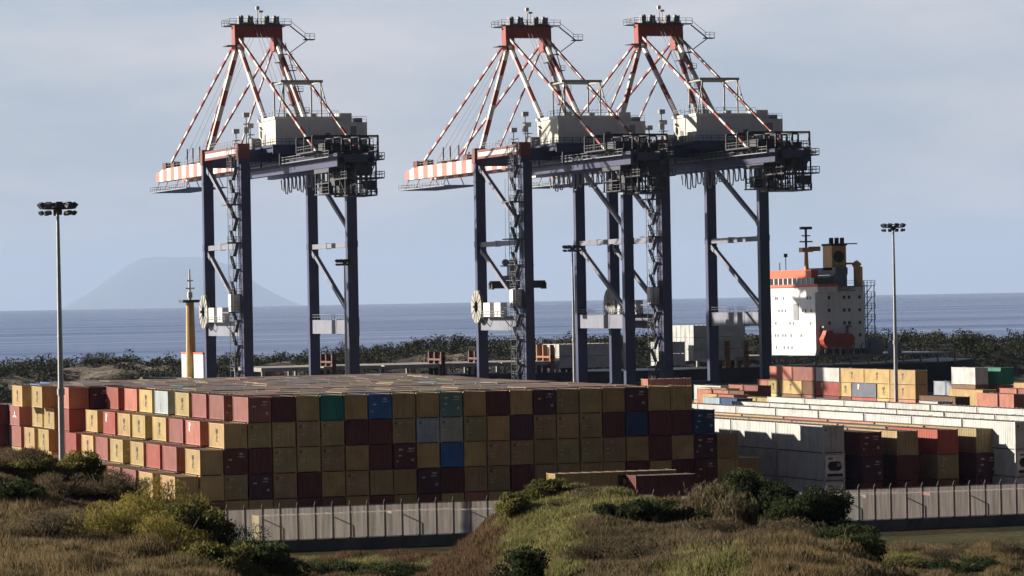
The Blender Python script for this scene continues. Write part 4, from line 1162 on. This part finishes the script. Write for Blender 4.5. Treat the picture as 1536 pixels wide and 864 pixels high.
for k, (L, cl) in enumerate(((6.058,'pale grey'),(6.058,'salmon'),(12.192,'rose'),(6.058,'yellow'),(12.192,'salmon'))):
    container(x, 319.5+.2*(k % 2), .03, L, cl, '%s container behind the right-hand netting, %s from the bush' % (cl, ORD[k+1]), gf, 2.85, along_x=True); x += L+.6
# white containers on the ship's deck
gd = "white containers on the ship's deck"
for px, base, tiers, rows, L, nm in ((1040, 7.95, 3, 5, 12.192, 'right-hand'), (838, 7.1, 2, 4, 12.192, 'left-hand'), (988, 7.1, 2, 2, 6.058, 'middle')):
    X = at_y(px, 520, 738.6).x
    for r in range(rows):
        for t in range(tiers):
            container(X, 738.6 + r*2.6, base + t*2.6, L, 'white', 'white ship deck container, %s layer of the %s group, %s from the quay' % (('lower','middle','top')[t] if tiers == 3 else ('lower','top')[t], nm, ORD[r+1]), gd, 2.59, along_x=True)
mass.build('stacked_containers', 'closely packed container roofs filling the big stack and the lower layers behind')

# ------------------------------------------------------------------ lamp masts
def lamp_mast(height, label):
    R = empty('lamp_mast', (0,0,0), label, 'lamp mast', 'tall yard lamp masts')
    b = MB(); b.tube((0,0,0),(0,0,height*.45),.34,.27,n=14); b.tube((0,0,height*.45),(0,0,height-.6),.27,.15,n=14); b.tube((0,0,height*.45-.4),(0,0,height*.45+.2),.36,n=14); b.cbox((0,0,.15),(1.4,1.4,.3))
    b.build('pole', M['galv'], R)
    b = MB(); b.tube((0,0,height-.7),(0,0,height-.1),.42,n=12)
    for k in range(12):
        a0, a1 = k*math.pi/6, (k+1)*math.pi/6
        b.bar((1.45*math.cos(a0),1.45*math.sin(a0),height-.3),(1.45*math.cos(a1),1.45*math.sin(a1),height-.3),.12)
        b.bar((1.45*math.cos(a0),1.45*math.sin(a0),height+.15),(1.45*math.cos(a1),1.45*math.sin(a1),height+.15),.08)
        if k % 3 == 0: b.bar((0,0,height-.3),(1.45*math.cos(a0),1.45*math.sin(a0),height-.3),.12)
    b.build('lamp_ring', M['dark'], R)
    for k in range(10):
        a = k*2*math.pi/10 + .2
        f = MB(); c = Vector((1.62*math.cos(a),1.62*math.sin(a),height-.35)); d = Vector((math.cos(a),math.sin(a),-.75)).normalized()
        f.bar(c - d*.18 + Vector((0,0,.35)), c + d*.22 + Vector((0,0,.35)), .62, .5, 0)
        f.bar(c - d*.10 - Vector((0,0,.35)), c + d*.16 - Vector((0,0,.35)), .5, .36, 0)
        f.build('floodlight', M['dark'], R)
    return R
p1 = at_d(86, 310, 345); p2 = at_d(1339.5, 340, 550); p3 = at_d(858, 372, 690); p4 = at_d(516.5, 393, 714)
m1 = lamp_mast(31.7, 'tallest lamp mast, at far left in front of the stepped container flank'); m1.location = (p1.x, p1.y, 0)
for p, lb in ((p2, 'lamp mast at far right, rising behind the long white container rows'), (p3, 'lamp mast overlapping the legs of the middle quay crane'), (p4, 'lamp mast close beside the right legs of the leftmost quay crane')):
    c = copy_tree(m1); c.location = (p.x, p.y, p.z-31.7); c['label'] = lb

# ------------------------------------------------------------------ netting fence
def fence(x0, x1, y, label):
    R = empty('netting_fence', (x0, y, 0), label, 'fence', 'netting fences round the yard')
    L = x1-x0
    b = MB(); b.box(0, L, -.16, .16, -.6, .95); b.box(0, L, -.2, .2, .95, 1.0); b.build('base_wall', M['concrete_dark'], R)
    n = int(L/1.62)
    me = None
    for k in range(n+1):
        x = k*1.62
        if me is None:
            b = MB(); b.bar((0,0,1.0),(0,0,4.0),.085); b.bar((0,0,4.0),(0,-.32,4.38),.08); b.tube((0,0,1.0),(0,0,1.08),.13,n=8); me = b.mesh('post', M['dark'])
        link('post', me, R, (x, .0, 0))
    b = MB()
    b.add([(0,-.07,1.03),(L,-.07,1.03),(L,-.07,3.92),(0,-.07,3.92)], [(0,1,2,3)]); b.build('netting', M['net'], R)
    b = MB(); 
    for z in (1.06, 3.9): b.bar((0,-.03,z),(L,-.03,z),.045)
    b.build('rail', M['grey'], R)
    for k in range(2, n, 4):
        x = k*1.62; b = MB(); b.bar((x,.1,3.0),(x+.75,.9,2.55),.08); b.bar((x+.75,.9,2.55),(x+.75,.9,.1),.08); b.build('brace', M['dark'], R)
fence(62.0, 122.0, 315.3, 'translucent netting fence on a low wall, stretching left of the grassy mound')
fence(122.8, 182.0, 311.0, 'translucent netting fence on a low wall, stretching right from the dark bush')

# ------------------------------------------------------------------ vegetation
def quads_mesh(name, P, A, B, material):
    """P centres, A and B half axes (n,3): one leaf-sized quad each"""
    n = len(P)
    V = np.stack([P-A-B*.2, P+B, P+A-B*.2, P-B], 1).reshape(-1, 3)
    me = bpy.data.meshes.new(name)
    me.vertices.add(4*n); me.vertices.foreach_set('co', V.astype(np.float32).ravel())
    me.loops.add(4*n); me.loops.foreach_set('vertex_index', np.arange(4*n, dtype=np.int32))
    me.polygons.add(n); me.polygons.foreach_set('loop_start', np.arange(0, 4*n, 4, dtype=np.int32))
    try: me.polygons.foreach_set('loop_total', np.full(n, 4, dtype=np.int32))
    except Exception: pass
    me.materials.append(material); me.update(calc_edges=True); me.validate()
    return me
def unit(n):
    v = RNG.normal(size=(n, 3)); return v/np.linalg.norm(v, axis=1, keepdims=True)
def leaf_points(clumps, n):
    """clumps: (x,y,z,rx,ry,rz); points scattered through each, denser outside"""
    C = np.array(clumps, float); w = C[:,3]*C[:,4]; idx = RNG.choice(len(C), n, p=w/w.sum())
    d = unit(n); r = RNG.uniform(.35, 1.0, n)**.6
    return C[idx,:3] + d*C[idx,3:]*r[:,None], d
def leaves(name, clumps, n, size, material, up=0.0):
    P, d = leaf_points(clumps, n)
    a = unit(n); a[:,2] *= (1-up); b_ = unit(n); b_[:,2] += up*2.2
    b_ /= np.linalg.norm(b_, axis=1, keepdims=True); a /= np.linalg.norm(a, axis=1, keepdims=True)
    s = size*RNG.uniform(.6, 1.4, n)[:,None]
    return quads_mesh(name, P, a*s*(.5 if up < .3 else .22), b_*s, material)
def bush_clumps(w, h, k, seed):
    r = np.random.default_rng(seed); out = []
    for i in range(k):
        a = r.uniform(0, 2*math.pi); q_ = math.sqrt(r.uniform(0, 1))*.72
        z = h*(r.uniform(.18, .86) - .30*q_*q_)
        s = r.uniform(.20, .40)*w*.5
        out.append((q_*w*.5*math.cos(a), q_*w*.5*math.sin(a), max(.1*h, z), s, s, s*.8*min(1.4, h/w*1.6)))
    return out
def stems(w, h, k, seed):
    r = np.random.default_rng(seed); b = MB()
    for i in range(k):
        a = r.uniform(0, 2*math.pi); q_ = r.uniform(.2,.8)*w*.5
        m = Vector((q_*.4*math.cos(a), q_*.4*math.sin(a), h*.35)); e = Vector((q_*math.cos(a), q_*math.sin(a), h*r.uniform(.55,.9)))
        b.tube((0,0,-.4), m, .09, .06, n=5); b.tube(m, e, .06, .02, n=5)
    return b.mesh('stem', M['trunk'])
_bm = {}
def shrub(px, D, w, h, kind, label, dz=0.0, name='shrub', cat='shrub'):
    l = (px-768)/FPX*D; x, y_ = ld(l, D); z = float(hill(l, D))
    key = (kind, round(h/w, 1), len([k for k in _bm if k[0] == kind]) % 3)
    spec = {'dark':(9000,.11,'leaf_dark',0), 'olive':(8000,.11,'leaf_olive',.2), 'yellow':(9000,.10,'leaf_yellow',.45), 'brown':(6000,.10,'leaf_brown',.35), 'reed':(5200,.34,'leaf_reed',.9)}[kind]
    R = empty(name, (x, y_, z - .15 + dz), label, cat)
    seed = int(px*7+D)
    link('foliage', leaves('foliage', bush_clumps(w, h, 30, seed), int(spec[0]*min(2.2, max(.5, w*h/12.0))), spec[1], M[spec[2]], spec[3]), R)
    link('stem', stems(w, h, 9, seed), R)
    return R
def reeds(px, D, w, h, n, label):
    l = (px-768)/FPX*D; x, y_ = ld(l, D); z = float(hill(l, D))
    R = empty('reed_clump', (x, y_, z-.1), label, 'reeds')
    a = RNG.uniform(0, 2*math.pi, n); q_ = np.sqrt(RNG.uniform(0, 1, n))*w*.5
    hh = h*RNG.uniform(.35, 1.0, n)*(1-.35*(q_/(w*.5))**2); lean = RNG.normal(0, .16, (n, 2))
    base = np.stack([q_*np.cos(a), q_*np.sin(a), 0*a], 1)
    B = np.stack([lean[:,0]*hh, lean[:,1]*hh, hh], 1)*.5
    ang = RNG.uniform(0, math.pi, n); A = np.stack([np.cos(ang), np.sin(ang), 0*ang], 1)*.035
    link('stalks', quads_mesh('stalks', base+B, A, B, M['leaf_reed']), R)
    m = n//2; P = (base+2*B)[:m]; u = unit(m)*.16; u[:,2] = np.abs(u[:,2])+.12
    link('plumes', quads_mesh('plumes', P, unit(m)*.05, u, M['leaf_reed']), R)
shrub(236, 197, 5.4, 4.2, 'yellow', 'yellow-green rounded broom bush at left, tallest in front of the stepped flank', -.3)
shrub(196, 190, 4.4, 3.0, 'yellow', 'yellow-green low bush just left of the tallest broom bush', -.2)
shrub(288, 194, 4.6, 3.4, 'olive', 'olive bush with thin bare tips right of the tallest broom bush', -.2)
shrub(335, 196, 5.0, 3.3, 'brown', 'brown twiggy bush at the left end of the netting fence', -.2)
shrub(140, 184, 5.4, 2.6, 'yellow', 'wide straw-green bush between bottom left corner and tallest broom bush', -.3)
shrub(60, 180, 5.0, 2.2, 'brown', 'brown bush at the bottom left corner', -.3)
shrub(250, 178, 5.2, 2.8, 'yellow', 'yellow-green bush at the bottom edge below the tallest broom bush', -.4)
shrub(330, 174, 4.6, 2.6, 'olive', 'olive bush at the bottom edge right of the broom bushes', -.3)
shrub(385, 186, 5.0, 2.4, 'dark', 'dark low foliage put in for shade beneath the left end of the netting')  # dark leaves stand in for a patch of shade here
shrub(440, 184, 4.2, 1.9, 'olive', 'small olive bush right of the dark low foliage at bottom left')
shrub(52, 226, 5.6, 1.3, 'olive', 'olive flat bush on the left hilltop under the tallest lamp mast')
shrub(10, 205, 4.5, 2.0, 'dark', 'dark shaded bush at the left picture edge')
shrub(118, 228, 3.2, 2.0, 'olive', 'olive green bush against the stepped container flank')
shrub(25, 226, 4.0, 1.7, 'brown', 'brown scrub bush on the left hilltop at the picture edge')
shrub(95, 218, 4.6, 1.7, 'brown', 'brown scrub bush on the hilltop right of the tallest lamp mast')
shrub(150, 220, 4.4, 2.1, 'brown', 'brown scrub bush below the olive one by the stepped flank')
shrub(185, 222, 4.0, 2.2, 'brown', 'brown scrub bush reaching up to the lowest stepped containers')
shrub(772, 176, 3.2, 2.7, 'dark', 'round dark green bush at the foot of the grassy mound')
shrub(1140, 236, 6.4, 4.4, 'dark', 'largest dark green bush, right of the tall pale reeds')
shrub(1200, 230, 6.4, 3.6, 'dark', 'dark bush sloping down to the right-hand netting')
shrub(1255, 222, 6.0, 2.9, 'dark', 'low dark bush in front of the right-hand netting')
shrub(1110, 240, 3.6, 3.9, 'olive', 'olive green bush between pale reeds and largest dark bush')
reeds(1062, 216, 3.0, 2.5, 1300, 'tall pale reed clump left of the largest dark bush')
reeds(1096, 212, 2.6, 2.1, 900, 'shorter pale reed clump against the largest dark bush')
shrub(770, 228, 3.4, 1.5, 'olive', 'green bush on the left shoulder of the grassy mound')
shrub(812, 236, 4.2, 1.2, 'olive', 'low green bush crowning the left end of the grassy mound')
shrub(868, 242, 3.0, 1.0, 'olive', 'low green bush on the crest of the grassy mound')
shrub(925, 208, 3.4, 1.3, 'dark', 'dark foliage put in for ditch shade on the right flank of the grassy mound')  # three dark bushes added in place of the shadowed face of a ditch
shrub(975, 207, 4.2, 1.5, 'dark', 'dark spreading foliage put in for ditch shade, midway between mound crest and pale reeds')
shrub(1025, 208, 3.4, 1.5, 'dark', 'dark foliage put in for ditch shade at the foot of the pale reeds')
shrub(1180, 190, 4.2, 1.9, 'brown', 'brown twiggy bush beside the lower grassy hump')
shrub(1245, 196, 5.2, 2.2, 'dark', 'dark bush right of the lower grassy hump')
shrub(1310, 206, 4.6, 1.7, 'dark', 'dark bush low on the slope below the right-hand netting')
shrub(1350, 292, 5.0, 1.4, 'olive', 'green bush on the flat ground before the right-hand netting')
shrub(1440, 288, 7.0, 1.4, 'dark', 'dark wide bush on the flat ground near the right picture edge')
shrub(1400, 299, 6.0, 1.3, 'brown', 'brown bush on the flat between green bush and right edge')
shrub(1512, 301, 3.8, 1.9, 'brown', 'brown bush standing at the foot of the right-hand netting')
shrub(960, 180, 4.2, 1.4, 'brown', 'brown scrub bush at bottom centre between the two grassy humps')
shrub(885, 183, 3.8, 1.4, 'brown', 'brown scrub bush right of the round dark green bush')
shrub(1060, 193, 4.0, 1.3, 'brown', 'brown scrub bush just above the lower grassy hump')
shrub(490, 292, 7.0, 1.3, 'dark', 'dark low bush on the flat, near the left foreground bushes')
shrub(580, 288, 7.0, 1.4, 'dark', 'dark low bush on the flat before the left-hand netting')
shrub(670, 284, 5.0, 1.3, 'brown', 'brown low bush on the flat left of the grassy mound')

# grass and low scrub: nobody could count it
def px_of(l, d, z):
    u = FPX*l/d; v = FPX*(z-HCAM)/d; c, s = math.cos(ROLL), math.sin(ROLL)
    return 768 + u*c - v*s, 450.6 - (u*s + v*c)
def scatter():
    n = 1500000
    d = RNG.uniform(140, 318, n); l = RNG.uniform(-1, 1, n)*(768/FPX*d + 4)
    z = hill(l, d); px, py = px_of(l, d, z)
    Y = -l*math.sin(TH)+d*math.cos(TH)
    ok = (py < 905) & (py > 660) & (Y < 310.5); l, d, z, px, py = [a[ok] for a in (l, d, z, px, py)]
    nz = np.sin(l*.8+d*.13)*np.cos(d*.21-l*.35)+.6*np.sin(l*1.7-d*.4+2)+.5*np.sin(l*.33+d*.61)
    jx, jy = px+nz*16+RNG.normal(0, 14, len(l)), py+nz*7+RNG.normal(0, 6, len(l))
    T = np.full(len(l), 3)                                   # 0 green 1 dry 2 rust 3 brown scrub
    T[(jx > 735) & (jx < 1010) & (jy > 735) & ((jx < 905) | (jy < 782))] = 0
    T[(jx > 880) & (jx < 1140) & (jy > 783)] = 3
    T[(jx > 990) & (jx < 1175) & (jy > 806 + np.abs(jx-1110)*.42)] = 0
    T[(jx > 1130) & (jx < 1330) & (jy > 822)] = 1
    T[(jx > 640) & (jx < 745) & (jy > 775)] = 2
    T[(jx > 400) & (jx < 660)] = np.where(nz[(jx > 400) & (jx < 660)] > .1, 2, 0)
    T[(jx < 400) & (jy > 768)] = 1
    T[(jx < 320) & (jy < 768)] = np.where(nz[(jx < 320) & (jy < 768)] > .5, 2, 3)
    fl = (jx > 1290); T[fl] = np.where(nz[fl] > .25, 1, np.where(nz[fl] < -.45, 3, 0))
    dr = RNG.uniform(0, 1, len(l)); T[(T == 0) & (dr < .05)] = 1
    sw = (dr < .14 + .12*np.clip(nz, 0, 1)) & (T != 0); T[sw] = RNG.choice([0, 1, 2, 3, 3], int(sw.sum()))
    x = l*math.cos(TH)+d*math.sin(TH); y_ = -l*math.sin(TH)+d*math.cos(TH)
    spec = {0: ('grass', 'grass_green', .22, .030, 'short green grass covering the mounds'), 1: ('dry_grass', 'grass_dry', .42, .028, 'straw-coloured dry grass in the foreground'),
            2: ('rusty_grass', 'grass_rust', .36, .032, 'reddish brown dead grass on the slopes'), 3: ('scrub', 'leaf_brown', .30, .024, 'low brown scrub over the slopes')}
    for t, (nm, mt, hh, ww, lb) in spec.items():
        k = T == t; m = int(k.sum())
        hgt = hh*RNG.uniform(.5, 1.5, m)*(1+.35*np.clip(nz[k], -1, 1.2))
        P = np.stack([x[k], y_[k], z[k]+hgt*.42], 1)
        ang = RNG.uniform(0, 2*math.pi, m)
        A = np.stack([np.cos(ang)*ww, np.sin(ang)*ww, 0*ang], 1)*RNG.uniform(.6,1.5,m)[:,None]
        B = np.stack([RNG.normal(0,.22,m)*hgt, RNG.normal(0,.22,m)*hgt, hgt*.62], 1)
        if t == 3: B[:,:2] *= 1.5; A[:,2] = RNG.normal(0,.03,m)
        o = link(nm, quads_mesh(nm, P, A, B, M[mt])); tag(o, lb, 'grass' if t < 3 else 'scrub', None, 'stuff')
scatter()

# woods on the far bank
def woods():
    cl = []
    for k in range(2600):
        x = RNG.uniform(150, 640); y_ = RNG.uniform(862, 975)
        D = x*math.sin(TH)+y_*math.cos(TH); l = x*math.cos(TH)-y_*math.sin(TH); px = 768+l/D*FPX
        bare = (95 < px < 160 or 395 < px < 455 or 585 < px < 630)
        if bare and y_ < 915: continue
        r = RNG.uniform(1.4, 2.8)*(1.15 if px > 1290 else .9 if px < 300 else 1.0)
        z = float(bank_h(np.array(x), np.array(y_)))
        h = r*RNG.uniform(.5, 1.0)
        for j in range(3): cl.append((x+RNG.normal(0,r*.45), y_+RNG.normal(0,r*.45), z+h*.75+RNG.normal(0,.3*r), r*.75, r*.75, r*.6))
    me = leaves('woodland', cl, 380000, .33, M['leaf_wood'])
    o = link('woodland', me); tag(o, 'dark green wood covering the far bank', 'wood', None, 'stuff')
woods()
